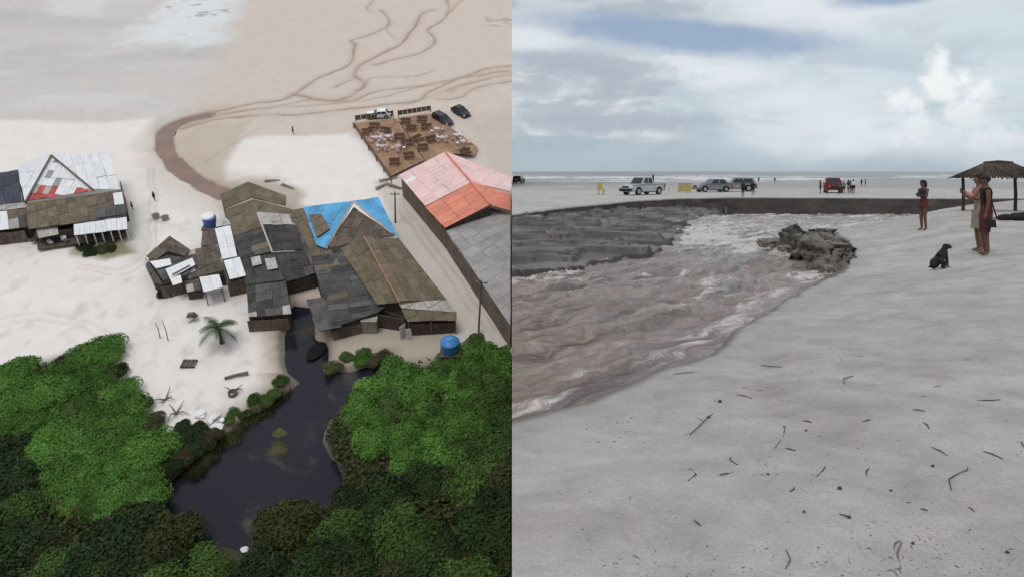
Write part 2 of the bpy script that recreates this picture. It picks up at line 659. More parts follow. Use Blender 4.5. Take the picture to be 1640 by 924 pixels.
def build_shore():
    rows = 2.4 * np.power(1.0105, np.arange(0, 420))
    rows = rows[rows < 180]
    rows = np.concatenate([[-6, -3, 0, 1.5], rows, [190, 205, 220, 240, 270]])
    t = np.linspace(0, 1, 460)
    Yg, tg = np.meshgrid(rows, t, indexing='ij')
    Xg = tg * (0.74 * np.maximum(Yg, 0) + 4.5)
    Z, dn, df, ds = shore_height(Xg, Yg)
    sea = sstep(170, 235, Yg)
    Z = Z - sea * 0.6
    # soil colours
    dry = np.array([0.37, 0.338, 0.322])
    pale = np.array([0.475, 0.44, 0.422])
    wetc = np.array([0.27, 0.245, 0.225])
    mud = np.array([0.075, 0.066, 0.062])
    c = np.empty(Xg.shape + (3,))
    f = np.clip(0.5 + fbm(Xg, Yg, 0.55, 5, 12.0) * 1.8, 0, 1)[..., None]
    c[:] = dry * (1 - f) + pale * f
    # trodden darker smudges
    g = (sstep(0.10, 0.30, fbm(Xg, Yg, 1.3, 5, 13.0)) * 0.42)[..., None]
    c = c * (1 - g) + wetc * g
    wet = np.zeros(Xg.shape)
    w1 = (1 - sstep(0.0, 0.9, dn)) * (dn > -5)
    c = c * (1 - w1[..., None] * 0.45) + wetc * w1[..., None] * 0.45
    wet = np.maximum(wet, w1 * 0.5)
    w0 = (1 - sstep(0.10, 0.22, dn)) * (dn > -0.6)
    c = c * (1 - w0[..., None] * 0.8) + mud * 1.3 * w0[..., None] * 0.8
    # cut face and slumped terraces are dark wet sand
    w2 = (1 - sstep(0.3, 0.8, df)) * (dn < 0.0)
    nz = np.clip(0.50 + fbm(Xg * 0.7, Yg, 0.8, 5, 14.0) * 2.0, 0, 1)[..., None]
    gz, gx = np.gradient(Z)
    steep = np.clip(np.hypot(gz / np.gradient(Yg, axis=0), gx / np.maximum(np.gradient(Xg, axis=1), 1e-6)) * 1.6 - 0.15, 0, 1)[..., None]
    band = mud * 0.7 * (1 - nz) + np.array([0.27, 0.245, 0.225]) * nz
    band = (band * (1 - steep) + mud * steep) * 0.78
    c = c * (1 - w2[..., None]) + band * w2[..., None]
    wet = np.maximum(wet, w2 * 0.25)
    # tidal flat beyond the bank: pale damp sand, wetter towards the sea
    w3 = sstep(0.05, 0.5, df)
    fl = np.array([0.44, 0.415, 0.40]) * (0.9 + 0.25 * f)
    c = c * (1 - w3[..., None]) + fl * w3[..., None]
    w4 = sstep(100, 150, Yg + fbm(Xg, Yg, 0.06, 3, 15.0) * 40) * w3
    c = c * (1 - 0.45 * w4[..., None])
    wet = np.maximum(wet, w4 * 0.85)
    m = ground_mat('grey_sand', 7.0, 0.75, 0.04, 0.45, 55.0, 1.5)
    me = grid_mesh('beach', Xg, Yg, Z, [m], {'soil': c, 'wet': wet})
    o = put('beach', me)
    tag(o, 'grey sand beach with a dark cut bank along the breach channel', None, None, 'structure')
    return rows, Z[:, 0]


SHORE_ROWS, SHORE_EDGE = build_shore()


def build_bank():
    """the sheer cut face of the far bank, a ribbon that follows the edge of the flat"""
    q = []
    for i in range(len(FAR) - 1):
        n = max(2, int((FAR[i + 1] - FAR[i]).length / 0.16))
        for k in range(n):
            q.append(FAR[i].lerp(FAR[i + 1], k / n))
    q = [p for p in q if p.x > -0.01]
    q[0].x = 0.0
    nt = 12
    V = np.zeros((len(q), nt + 2, 3))
    col = np.zeros((len(q), nt + 2, 3))
    X = np.array([p.x for p in q])
    Yq = np.array([p.y for p in q])
    s = np.concatenate([[0], np.cumsum(np.hypot(np.diff(X), np.diff(Yq)))])
    dx, dy = np.gradient(X), np.gradient(Yq)
    L = np.hypot(dx, dy)
    nx, ny = -dy / L, dx / L            # towards the flat
    edge = fbm(s, s * 0, 0.35, 5, 100.0) * 0.9 + fbm(s, s * 0, 2.0, 3, 101.0) * 0.22
    slab = np.abs(fbm(s, s * 0, 0.22, 3, 105.0)) * 0.5
    base = zw(Yq) - 0.35
    for k in range(nt + 2):
        if k == 0:
            off, z = 1.6 + 0 * s, np.full(len(s), -0.515)
        else:
            t = (k - 1) / nt
            off = edge - 0.10 * t - slab * t ** 2 + fbm(s, s * 0 + t * 5, 1.1, 4, 102.0) * 0.22 * math.sin(math.pi * min(1, t * 1.6 + .1))
            z = -0.485 + (base + 0.485) * t
        V[:, k, 0] = X + nx * off
        V[:, k, 1] = Yq + ny * off
        V[:, k, 2] = z
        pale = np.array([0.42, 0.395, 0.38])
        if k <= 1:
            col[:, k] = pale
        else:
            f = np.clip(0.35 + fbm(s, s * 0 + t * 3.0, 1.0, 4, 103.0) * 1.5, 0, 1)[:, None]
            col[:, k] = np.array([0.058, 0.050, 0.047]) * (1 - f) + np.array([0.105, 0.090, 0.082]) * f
    V[..., 0] = np.maximum(V[..., 0], 0.0)
    m = ground_mat('dark_cut_sand', 3.0, 0.7, 0.08, 0.0, 20.0)
    me = grid_mesh('cut_bank', V[..., 0], V[..., 1], V[..., 2], [m], {'soil': col, 'wet': np.full(s.shape + (1,), 0.15).repeat(nt + 2, 1)}, True)
    tag(put('cut_bank', me), 'dark sheer sand bank along the far side of the channel', None, None, 'structure')


build_bank()


def water_mat(name, col_a, col_b, foam, fscale, flow, amount=0.5, rough=0.18, bstr=0.5):
    m = bpy.data.materials.new(name)
    m.use_nodes = True
    N = NT(m.node_tree)
    b = m.node_tree.nodes['Principled BSDF']
    co = N.coord('Object')
    mp = m.node_tree.nodes.new('ShaderNodeMapping')
    mp.inputs['Rotation'].default_value = (0, 0, -flow)
    N.put(mp.inputs['Vector'], co)
    x, y, z = N.sep(mp.outputs[0])
    warp = N.noise(co, 0.9, 3, 0.5)
    st = N.comb(N.math('MULTIPLY', x, 0.20), N.math('ADD', y, N.math('MULTIPLY', warp, 1.2)), 0.0)
    n1 = N.noise(st, fscale, 6, 0.66, 1.2)
    n2 = N.noise(st, fscale * 3.4, 5, 0.7, 0.8)
    st2 = N.comb(N.math('MULTIPLY', x, 0.12), N.math('ADD', y, N.math('MULTIPLY', warp, 0.8)), 3.0)
    n3 = N.noise(st2, fscale * 0.8, 5, 0.6, 0.8)
    base = N.mix(N.mapr(n1, 0.38, 0.60), col_a, col_b)
    base = N.mix(N.mapr(n3, 0.50, 0.38, 0, 0.8, True), base, tuple(0.40 * k for k in col_a))  # shade of the wave troughs painted into the water colour
    fa = N.attr('foam', 'Fac')
    v = N.math('ADD', N.math('ADD', N.math('MULTIPLY', n1, 0.55), N.math('MULTIPLY', n2, 0.35)), N.math('ADD', N.math('MULTIPLY', n3, 0.45), N.math('MULTIPLY', N.math('SUBTRACT', fa, 0.5), amount)))
    ff = N.mapr(v, 0.615, 0.745, 0.0, 1.0, True)
    c = N.mix(ff, base, foam)
    N.put(b.inputs['Base Color'], c)
    N.put(b.inputs['Roughness'], N.mapr(ff, 0, 1, rough, 0.85))
    b.inputs['IOR'].default_value = 1.33
    b.inputs['Specular IOR Level'].default_value = 0.5
    h = N.math('ADD', n1, N.math('MULTIPLY', n2, 0.5))
    N.put(b.inputs['Normal'], N.bump(h, bstr, 0.12))
    MATS[name] = m
    return m


def build_channel_water():
    rows = 4.5 * np.power(1.0085, np.arange(0, 320))
    rows = rows[rows < 84]
    t = np.linspace(0, 1, 420)
    Yg, tg = np.meshgrid(rows, t, indexing='ij')
    Xg = tg * (0.70 * Yg + 3)
    flow = math.atan2(9.2, 6.4)
    s = Xg * math.cos(flow) + Yg * math.sin(flow)
    q = -Xg * math.sin(flow) + Yg * math.cos(flow)
    a = fbm(s * 0.40, q * 1.6, 1.0, 5, 21.0) * 0.22 + fbm(s * 1.6, q * 4.0, 1.0, 4, 22.0) * 0.07
    rid = 1 - np.abs(fbm(s * 0.5, q * 1.9, 1.0, 4, 23.0)) * 4.0
    a = a + np.clip(rid, 0, 1) ** 2 * 0.09 - 0.06
    _, dn, df, ds = shore_height(Xg, Yg)
    depth = np.clip(-dn, 0, 4)
    Z = zw(Yg) + a * sstep(0.0, 1.2, depth) * np.clip(Y_amp(Yg), 0.5, 1)
    # standing white water upstream of the sand block and along the shelf
    p1, p2 = RPW(1010, 440), RPW(1130, 380)
    d1 = np.hypot((Xg - p1.x) / 4.0, (Yg - p1.y) / 1.6)
    d2 = np.hypot((Xg - p2.x) / 4.5, (Yg - p2.y) / 7.0)
    foam = 0.42 * np.exp(-d1 ** 2) + 0.58 * np.exp(-d2 ** 2) + 0.28 * sstep(20, 30, Yg)
    foam += 0.52 * np.exp(-((depth - 0.40) / 0.35) ** 2) * sstep(-0.15, 0.1, fbm(s * 0.3, q * 0.2, 1, 3, 26.0)) + np.clip(a * 2.0, -0.4, 0.45)
    foam = np.where(ds > -0.2, np.minimum(foam, 0.2), foam)
    foam += 0.25 * sstep(0.0, 0.2, fbm(s * 0.16, q * 0.6, 1, 3, 25.0))
    m = water_mat('silty_torrent', (0.160, 0.105, 0.080), (0.265, 0.200, 0.165), (0.56, 0.52, 0.495), 2.6, flow, 0.34, 0.16, 0.9)
    me = grid_mesh('channel_water', Xg, Yg, Z, [m], {'foam': np.clip(foam, 0, 1.2)})
    o = put('channel_water', me)
    tag(o, 'brown torrent streaked with pale foam running through the sand', None, None, 'structure')


def Y_amp(Y):
    return 0.55 + Y * 0.03


build_channel_water()


def build_remnant():
    """what the torrent has left of the near bank: a crumbling ridge of sand joined to the beach, cut sheer on its water side"""
    xs, ys = np.arange(6.2, 12.2, 0.035), np.arange(17.8, 31.2, 0.045)
    Yg, Xg = np.meshgrid(ys, xs, indexing='ij')
    R_ = lambda px, py, z: RP(px, py, z)
    poly = [RPW(1306, 440), R_(1341, 437, -.45), R_(1352, 420, -.40), R_(1374, 403, -.40), R_(1348, 384, -.30), R_(1304, 367, 0.0), R_(1294, 355, .12), Vector((10.0, 29.6, 0)), RPW(1256, 393), RPW(1284, 407), RPW(1272, 416), RPW(1300, 424)]
    wx = fbm(Xg, Yg, 1.1, 5, 110.0) * 0.8 + fbm(Xg, Yg, 5.0, 3, 111.0) * 0.22
    wy = fbm(Xg, Yg, 1.1, 5, 112.0) * 0.8 + fbm(Xg, Yg, 5.0, 3, 113.0) * 0.22
    d = sdist(Xg + wx, Yg + wy, poly)
    top = np.interp(Yg, [18, 19, 21, 23, 25, 27, 28.2, 29.5, 31], [-.55, -.46, -.36, -.22, -.08, .02, .18, .18, .0])
    tn = fbm(Xg, Yg, 0.8, 4, 114.0)
    top = top + np.floor(tn * 9) / 9 * 0.75 + fbm(Xg, Yg, 3.2, 4, 115.0) * 0.14
    # the block sags towards the beach on its right
    dn, sn, _ = poly_dist(Xg, Yg, NEAR)
    w = zw(Yg)
    step = fbm(Xg, Yg, 0.8, 3, 116.0) * 0.25
    rise = 0.50 * sstep(-0.30, -0.18, d) + 0.25 * sstep(0.0, 0.08, d + step * 0.8) + 0.25 * sstep(0.22, 0.32, d + step)
    foot = w - 0.5
    Z = foot + (top - foot) * rise
    gy, gx = np.gradient(Z, ys, xs)
    gl = np.hypot(gx, gy) + 1e-6
    amt = np.clip((gl - 0.4) / 1.5, 0, 1) * (fbm(Xg * 0.6 + Yg * 0.5, Z * 7.0, 1.0, 4, 119.0) * 0.75 + fbm(Xg * 2.0 - Yg, Z * 16.0, 1.0, 3, 120.0) * 0.25)
    Xo, Yo = Xg - gx / gl * amt, Yg - gy / gl * amt
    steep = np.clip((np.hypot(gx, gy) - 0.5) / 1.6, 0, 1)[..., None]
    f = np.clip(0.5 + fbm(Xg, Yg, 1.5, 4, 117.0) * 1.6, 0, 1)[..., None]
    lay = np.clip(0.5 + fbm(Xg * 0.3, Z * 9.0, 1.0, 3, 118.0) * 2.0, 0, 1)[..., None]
    col = (np.array([0.12, 0.105, 0.092]) * (1 - f) + np.array([0.20, 0.178, 0.160]) * f) * (1 - steep) + (np.array([0.045, 0.040, 0.036]) * (1 - lay) + np.array([0.12, 0.106, 0.095]) * lay) * steep  # sides darkened and tops lightened: shading put into the sand colour
    m = ground_mat('crumbling_sand', 5.0, 0.7, 0.05, 0.0, 40.0)
    me = grid_mesh('sand_ridge', Xo, Yo, Z, [m], {'soil': col, 'wet': steep[..., 0] * 0.3})
    tag(put('sand_ridge', me), 'crumbling grey sand ridge with a cut face jutting from the beach into the torrent', 'sand ridge')


build_remnant()


def build_sea():
    rows = np.concatenate([np.linspace(175, 480, 300), 480 * np.power(1.06, np.arange(1, 64))])
    t = np.linspace(-0.05, 1, 200)
    Yg, tg = np.meshgrid(rows, t, indexing='ij')
    Xg = tg * (0.80 * Yg + 20)
    Z = np.full(Xg.shape, -0.95)
    foam = np.zeros(Xg.shape)
    for k, (y0, hgt, w) in enumerate(((206, 0.08, 5), (222, 0.25, 4), (246, 0.5, 4), (272, 0.45, 5), (305, 0.7, 5), (350, 0.7, 6), (410, 0.9, 7))):
        c = y0 + fbm(Xg, Yg * 0, 0.02, 4, 30.0 + k) * 34
        up = sstep(-0.15, 0.15, fbm(Xg, Yg * 0, 0.03, 3, 40.0 + k) + 0.12)
        d = (Yg - c)
        prof = np.where(d < 0, np.exp(-(d / w) ** 2), np.exp(-(d / (w * 2.2)) ** 2)) * up
        Z += prof * hgt
        foam = np.maximum(foam, prof * (1.1 if k < 5 else 0.75))
        foam = np.maximum(foam, np.where(d < 0, 0.62, 0.0) * np.exp(-(d / 18) ** 2) * up)
    Z += fbm(Xg, Yg, 0.12, 3, 50.0) * 0.12
    m = bpy.data.materials.new('grey_sea')
    m.use_nodes = True
    N = NT(m.node_tree)
    b = m.node_tree.nodes['Principled BSDF']
    co = N.coord('Object')
    fa = N.attr('foam', 'Fac')
    n = N.noise(co, 0.35, 5, 0.65)
    ff = N.mapr(N.math('ADD', fa, N.math('MULTIPLY', N.math('SUBTRACT', n, 0.5), 1.1)), 0.35, 0.85, 0, 1, True)
    c = N.mix(ff, N.mix(N.noise(co, 0.04, 3, 0.5), (0.13, 0.145, 0.14), (0.20, 0.205, 0.20)), (0.66, 0.66, 0.66))
    N.put(b.inputs['Base Color'], c)
    N.put(b.inputs['Roughness'], N.mapr(ff, 0, 1, 0.30, 0.9))
    b.inputs['IOR'].default_value = 1.33
    N.put(b.inputs['Normal'], N.bump(N.noise(co, 0.9, 4, 0.6), 0.9, 0.4))
    me = grid_mesh('sea', Xg, Yg, Z, [m], {'foam': np.clip(foam, 0, 1.2)})
    tag(put('sea', me), 'grey sea with low lines of surf below the horizon', None, None, 'structure')
    # open water behind the village slope
    v = [(-5000, 262, -1.0), (-20, 262, -1.0), (-600, 12000, -1.0), (-12000, 12000, -1.0)]
    tag(put('open_sea', mesh_data('open_sea', v, [(0, 1, 2, 3)], m)), None, None, None, 'structure')


build_sea()


# ================================================================== VILLAGE SIDE (x < 0), coordinates on the slope
def pl(pts):
    return [LP(*p) for p in pts]


def smooth_line(P, k=5):
    q = []
    for i in range(len(P) - 1):
        p0, p1, p2, p3 = P[max(i - 1, 0)], P[i], P[i + 1], P[min(i + 2, len(P) - 1)]
        for j in range(k):
            t = j / k
            q.append(0.5 * ((2 * p1) + (p2 - p0) * t + (2 * p0 - 5 * p1 + 4 * p2 - p3) * t * t + (3 * p1 - p0 - 3 * p2 + p3) * t ** 3))
    return q + [P[-1]]


POND = pl([(243, 812), (262, 772), (330, 712), (392, 668), (440, 632), (478, 606), (455, 580), (458, 545), (464, 500), (478, 488), (497, 490),
           (503, 540), (517, 556), (521, 574), (512, 588), (560, 592), (622, 572), (600, 596), (562, 625), (520, 668), (512, 700), (540, 735), (560, 770), (548, 792),
           (470, 815), (425, 845), (392, 882), (345, 862), (280, 838)])
DUNE_L = pl([(-160, 660), (-40, 620), (0, 606), (60, 575), (150, 546), (180, 545), (195, 600), (235, 650), (262, 705), (258, 770), (240, 820), (222, 862), (140, 840), (60, 800), (-160, 860)])
DUNE_R = pl([(560, 640), (620, 600), (690, 578), (770, 555), (860, 590), (900, 760), (700, 740), (610, 740), (560, 700)])

STREAMS = [
    ([(368, 312), (345, 303), (322, 292), (300, 280), (283, 265), (270, 249), (264, 232), (265, 216), (274, 204), (290, 195), (310, 188), (335, 183)], 1.35, 1.0),
    ([(278, 200), (330, 183), (380, 172), (410, 166), (445, 162), (472, 152), (510, 126), (557, 105), (570, 75), (566, 65), (610, 49), (622, 35), (612, 17)], 0.42, 0.75),
    ([(472, 152), (522, 162), (560, 155), (572, 147), (585, 135), (570, 122), (575, 107), (600, 92), (642, 70), (660, 50), (677, 22), (695, 16)], 0.5, 0.75),
    ([(619, 47), (634, 65)], 0.25, 0.5),
    ([(600, 0), (587, 12), (595, 21)], 0.28, 0.6),
    ([(535, 140), (567, 125)], 0.3, 0.6),
    ([(600, 104), (640, 94), (680, 82), (695, 65), (687, 47), (715, 27), (717, -5)], 0.42, 0.65),
    ([(714, 24), (745, -5)], 0.4, 0.45),
    ([(585, 132), (600, 124), (660, 122), (695, 114)], 0.3, 0.45),
    ([(530, 162), (565, 161), (600, 147), (680, 137), (710, 130), (785, 117), (830, 115)], 0.42, 0.6),
    ([(290, 206), (345, 193), (410, 186), (485, 184), (560, 175), (660, 162), (690, 147), (722, 132), (775, 112), (830, 105)], 0.40, 0.8),
    ([(700, 160), (737, 156), (765, 140), (830, 128)], 0.45, 0.55),
    ([(722, 148), (760, 130), (830, 116)], 0.9, 0.3),
    ([(335, 184), (400, 178), (470, 172), (520, 168), (600, 158), (690, 136), (760, 122), (830, 112)], 0.30, 0.5),
    ([(300, 200), (370, 181), (440, 172), (500, 160)], 0.3, 0.55),
    ([(640, 170), (700, 152), (770, 128), (830, 120)], 0.3, 0.5),
    ([(120, 420), (190, 432), (236, 400), (240, 330), (238, 270)], 0.14, 0.22),
    ([(122, 428), (196, 440), (246, 402), (250, 332), (246, 270)], 0.14, 0.22),
    ([(-40, 520), (60, 500), (150, 520), (220, 560)], 0.14, 0.16),
    ([(-40, 532), (60, 512), (146, 532), (214, 572)], 0.14, 0.16),
    ([(648, 330), (700, 400), (760, 480), (830, 575)], 0.14, 0.30),
    ([(640, 336), (690, 406), (750, 488), (820, 586)], 0.14, 0.30),
    ([(330, 262), (365, 235), (385, 223), (420, 205)], 0.16, 0.3),
]


def build_village_ground():
    b0, b1 = LP(400, 1080).y, LP(400, -40).y
    na, nb = 400, 560
    tb = np.linspace(0, 1, nb) ** 1.15
    bs = b0 + (b1 - b0) * tb
    A = np.linspace(0, 1, na)
    Bg, Ag = np.meshgrid(bs, A, indexing='ij')
    wdt = 0.70 / math.cos(0) * (Bg * math.cos(TH)) + 4
    Ag = -(1 - Ag) * wdt
    P, Q = lpix(Ag, Bg)
    wx = fbm(Ag, Bg, 0.25, 4, 61.0) * 4.0
    wy = fbm(Ag, Bg, 0.25, 4, 62.0) * 4.0
    Aw, Bw = Ag + wx * 0.5, Bg + wy * 0.5
    Z = fbm(Ag, Bg, 0.12, 4, 60.0) * 0.35 + fbm(Ag, Bg, 0.9, 4, 63.0) * 0.10

    def zone(pts, soft=1.5, warp=1.0):
        d = sdist(Ag + wx * warp, Bg + wy * warp, pl(pts))
        return sstep(-soft, soft, d)

    beige = np.array([0.60, 0.505, 0.435])
    pale = np.array([0.76, 0.705, 0.665])
    grey = np.array([0.57, 0.54, 0.52])
    c = np.empty(Ag.shape + (3,))
    nz = np.clip(0.5 + fbm(Ag, Bg, 0.08, 5, 64.0) * 2, 0, 1)[..., None]
    c[:] = beige * (1 - nz * 0.15) + np.array([0.56, 0.515, 0.475]) * nz * 0.15
    wet = np.full(Ag.shape, 0.25)

    def lay(mask, col, k=1.0, w=None):
        nonlocal c, wet
        m = (mask * k)[..., None]
        c = c * (1 - m) + np.array(col) * m
        if w is not None:
            wet = wet * (1 - mask * k) + w * mask * k

    # shallow swash at the upper left, with a pale dry bar
    lay(zone([(-300, -60), (400, -60), (385, 30), (350, 90), (318, 160), (290, 196), (-300, 200)], 5.0, 1.5), grey, 0.8, 0.45)  # grey tone carries the sheen of the shallow sea in its colour
    zz = np.clip(fbm(Ag * 0.35, Bg, 0.12, 5, 65.0) * 3, 0, 1)
    swash = zone([(-300, -60), (400, -60), (350, 90), (290, 196), (-300, 200)], 5.0, 1.5)
    lay(swash * zz, (0.66, 0.65, 0.645), 0.8)
    lay(swash * np.clip(-fbm(Ag * 0.3, Bg * 0.9, 0.10, 5, 66.0) * 3, 0, 1), (0.44, 0.44, 0.42), 0.7)
    lay(zone([(205, 70), (255, 20), (300, -20), (385, -20), (370, 30), (350, 66), (300, 78)], 4.5, 2.2), (0.72, 0.72, 0.72), 0.85, 0.1)
    lay(zone([(60, -30), (180, -30), (160, 25), (90, 25)], 2.5, 1.0), (0.66, 0.65, 0.65), 0.7)
    # foam-edged dark flecks on the pale bar
    fl = zone([(255, 20), (300, -10), (372, -10), (366, 30), (300, 60)], 1.5, 1.0) * sstep(0.12, 0.2, fbm(Ag, Bg * 1.6, 0.35, 5, 67.0))
    lay(fl, (0.36, 0.36, 0.36), 0.8)
    fl = zone([(775, 30), (815, 18), (830, 40), (790, 45)], 1.0, 1.0) * sstep(0.0, 0.15, fbm(Ag, Bg * 1.6, 0.4, 5, 68.0))
    lay(fl, (0.38, 0.35, 0.33), 0.8)
    # dry pale sand of the shore terrace and the yards
    lay(zone([(-300, 188), (160, 196), (248, 190), (246, 240), (262, 262), (300, 285), (345, 304), (352, 330), (420, 420), (420, 700), (300, 760), (-300, 760)], 1.0, 0.4), pale, 1.0, 0.0)
    lay(zone([(362, 290), (368, 250), (385, 224), (470, 216), (560, 214), (600, 235), (640, 300), (640, 360), (480, 330), (420, 310)], 1.0, 0.4), pale, 1.0, 0.0)
    lay(zone([(600, 290), (640, 290), (860, 560), (860, 640), (720, 560)], 0.8, 0.2), (0.58, 0.525, 0.475), 0.9, 0.0)
    lay(zone([(740, 190), (860, 170), (860, 330), (780, 270)], 2.0, 0.6), (0.52, 0.455, 0.40), 0.8, 0.1)
    # trodden dirt by the huts, pond margins
    dpond = sdist(Aw, Bw, POND)
    dirt = (0.34, 0.28, 0.225)
    lay(zone([(330, 292), (440, 285), (495, 310), (480, 345), (380, 330)], 1.5, 1.0), (0.42, 0.345, 0.28), 0.85)
    lay(zone([(215, 330), (235, 330), (238, 420), (200, 425)], 1.5, 1.0), (0.50, 0.45, 0.40), 0.5)
    lay(zone([(430, 515), (720, 520), (720, 575), (600, 600), (500, 610), (430, 600)], 1.5, 1.0), (0.40, 0.345, 0.275), 0.85)
    lay(sstep(-4.0, -0.5, dpond) * (Bg < LP(400, 596).y), (0.19, 0.155, 0.115), 0.75)
    lay(sstep(-2.0, 0.0, dpond), (0.15, 0.115, 0.09), 0.6, 0.4)
    yard_ = np.maximum(zone([(-100, 330), (240, 300), (430, 480), (440, 650), (220, 660), (180, 540), (-100, 600)], 2, 1), zone([(600, 290), (640, 290), (860, 560), (860, 640), (720, 560)], 1, .2))
    lay(sstep(0.02, 0.35, fbm(Ag, Bg, 0.6, 5, 71.0)) * yard_, (0.55, 0.49, 0.44), 0.55)
    lay(sstep(0.15, 0.45, fbm(Ag, Bg, 0.45, 5, 69.0)) * zone([(200, 560), (440, 540), (440, 650), (260, 690)], 2, 1), (0.45, 0.41, 0.36), 0.7)
    lay(zone([(100, 388), (205, 375), (212, 405), (170, 418), (120, 408)], 0.8, 0.6), (0.17, 0.17, 0.07), 0.9)
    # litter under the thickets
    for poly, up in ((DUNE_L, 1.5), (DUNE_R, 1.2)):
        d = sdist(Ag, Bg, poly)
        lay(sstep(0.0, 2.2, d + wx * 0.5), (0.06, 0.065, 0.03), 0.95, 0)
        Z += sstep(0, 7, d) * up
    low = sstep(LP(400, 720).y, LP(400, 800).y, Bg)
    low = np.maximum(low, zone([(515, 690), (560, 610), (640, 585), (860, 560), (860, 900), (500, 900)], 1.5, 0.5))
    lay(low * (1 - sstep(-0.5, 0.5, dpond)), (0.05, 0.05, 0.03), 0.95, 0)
    # the breach channel and its braided rills across the wet flat
    dd = np.full(Ag.shape, 0.0)
    silt = np.array([0.225, 0.145, 0.11])
    for k, (pts, wid, dk) in enumerate(STREAMS):
        P2 = smooth_line(pl(pts))
        d, _, par = poly_dist(Ag + wx * 0.30, Bg + wy * 0.30, P2)
        wv = wid * (0.85 if dk < 0.9 else 1.0) * (1.0 - 0.15 * par) * (1 + 0.7 * fbm(Ag, Bg, 0.25, 3, 70.0 + k))
        m = (1 - sstep(wv * 0.35, wv * 1.5, d)) * np.clip(0.85 + fbm(Ag, Bg, 0.3, 3, 85.0 + k) * 1.6, 0.25, 1.0) if dk < 0.9 else 1 - sstep(wv * 0.7, wv * 1.35, d)
        halo = (1 - sstep(wv, wv * 5.5, d)) * 0.42 * dk
        lay(halo, (0.42, 0.33, 0.27), 1.0)
        lay(m, silt if dk > 0.9 else silt * 1.25, min(1, dk), 0.7)
        dd = np.maximum(dd, m * (0.5 if dk > 0.9 else 0.12))
    # silt-tinted sand inside the bend
    lay(zone([(300, 262), (290, 225), (315, 204), (400, 192), (380, 225), (362, 262), (352, 295)], 1.0, 0.4), (0.47, 0.385, 0.315), 0.55)
    d, _, _ = poly_dist(Ag, Bg, pl([(352, 308), (322, 291), (288, 270), (264, 243), (261, 217), (282, 197)]))
    Z -= dd
    Z -= sstep(-1.0, 0.8, dpond) * 1.3
    # plank-free cut at the outer bank of the bend
    m = ground_mat('pale_sand', 1.6, 0.25, 0.10, 0.0, 6.0, 0.4)
    me = grid_mesh('sand_slope', Ag, Bg, Z, [m], {'soil': c, 'wet': wet})
    o = put('sand_slope', me, None, ML)
    tag(o, 'pale sand flat with brown braided rills around the huts', None, None, 'structure')
    return bs, Z[:, -1]


VB, VEDGE = build_village_ground()


def build_scarp():
    """the added face where the village slope and the beach meet"""
    w = [ML @ Vector((0, b, 0)) for b in (-6.0, 15.0, 35.0, 55.0)] + [ML @ Vector((0, b, z)) for b, z in zip(VB, VEDGE)]
    v, f = [], []
    for p in w:
        zb = float(np.interp(p.y, SHORE_ROWS, SHORE_EDGE)) if p.y < 230 else -1.1
        v += [(0, p.y, p.z), (0, p.y, zb)]
    for i in range(len(w) - 1):
        f.append((2 * i, 2 * i + 2, 2 * i + 3, 2 * i + 1))
    m = mat('bounce_face', (0.34, 0.29, 0.24), 0.9, 0.3, 0.4, 0.5, 2.0)  # unseen joining face, toned sandy-light to bounce light
    tag(put('scarp', mesh_data('scarp', v, f, m)), None, None, None, 'structure')
    # the slope goes on below the trees
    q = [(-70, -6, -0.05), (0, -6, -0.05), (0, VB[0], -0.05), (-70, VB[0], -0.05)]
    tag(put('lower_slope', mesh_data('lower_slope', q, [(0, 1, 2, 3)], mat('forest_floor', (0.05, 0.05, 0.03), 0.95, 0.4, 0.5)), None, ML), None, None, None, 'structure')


build_scarp()


def build_pond():
    m = bpy.data.materials.new('black_water')
    m.use_nodes = True
    N = NT(m.node_tree)
    b = m.node_tree.nodes['Principled BSDF']
    co = N.coord('Object')
    scum = N.mapr(N.noise(co, 0.16, 6, 0.65, 0.6), 0.52, 0.70, 0, 0.7, True)
    N.put(b.inputs['Base Color'], N.mix(scum, (0.016, 0.016, 0.024), (0.085, 0.070, 0.055)))
    N.put(b.inputs['Roughness'], N.mapr(scum, 0, 0.55, 0.12, 0.6))
    b.inputs['IOR'].default_value = 1.33
    N.put(b.inputs['Normal'], N.bump(N.noise(co, 1.6, 3, 0.5), 0.06, 0.05))
    pts = [p for p in POND]
    c = Vector((sum(p.x for p in pts) / len(pts), sum(p.y for p in pts) / len(pts), 0))
    # a sheet a little larger than the hollow it fills
    x0, x1 = min(p.x for p in pts) - 3, max(p.x for p in pts) + 3
    y0, y1 = min(p.y for p in pts) - 3, max(p.y for p in pts) + 1
    v = [(x0, y0, -0.62), (x1, y0, -0.62), (x1, y1, -0.62), (x0, y1, -0.62)]
    tag(put('pond', mesh_data('pond', v, [(0, 1, 2, 3)], m), None, ML), 'dark still pond between green thickets', None, None, 'structure')
    # brown water filling the bend of the breach channel
    mm = mat('brown_stream', (0.25, 0.165, 0.13), 0.35, 0.18, 0.35, 0.1, 2.0)
    P = pl([(372, 313), (345, 303), (322, 292), (300, 280), (283, 265), (270, 249), (264, 232), (265, 216), (274, 204), (290, 195), (310, 188), (335, 183)])
    q = smooth_line(P, 6)
    v, f = [], []
    for i, p in enumerate(q):
        d = (q[min(i + 1, len(q) - 1)] - q[max(i - 1, 0)]).normalized()
        s = Vector((-d.y, d.x, 0)) * (1.75 * (1 - 0.35 * i / len(q)))
        v += [p + s + Vector((0, 0, -0.22)), p - s + Vector((0, 0, -0.22))]
    for i in range(len(q) - 1):
        f.append((2 * i, 2 * i + 1, 2 * i + 3, 2 * i + 2))
    tag(put('stream', mesh_data('stream', v, f, mm), None, ML), 'brown stream curving through pale sand past the huts', None, None, 'structure')


build_pond()

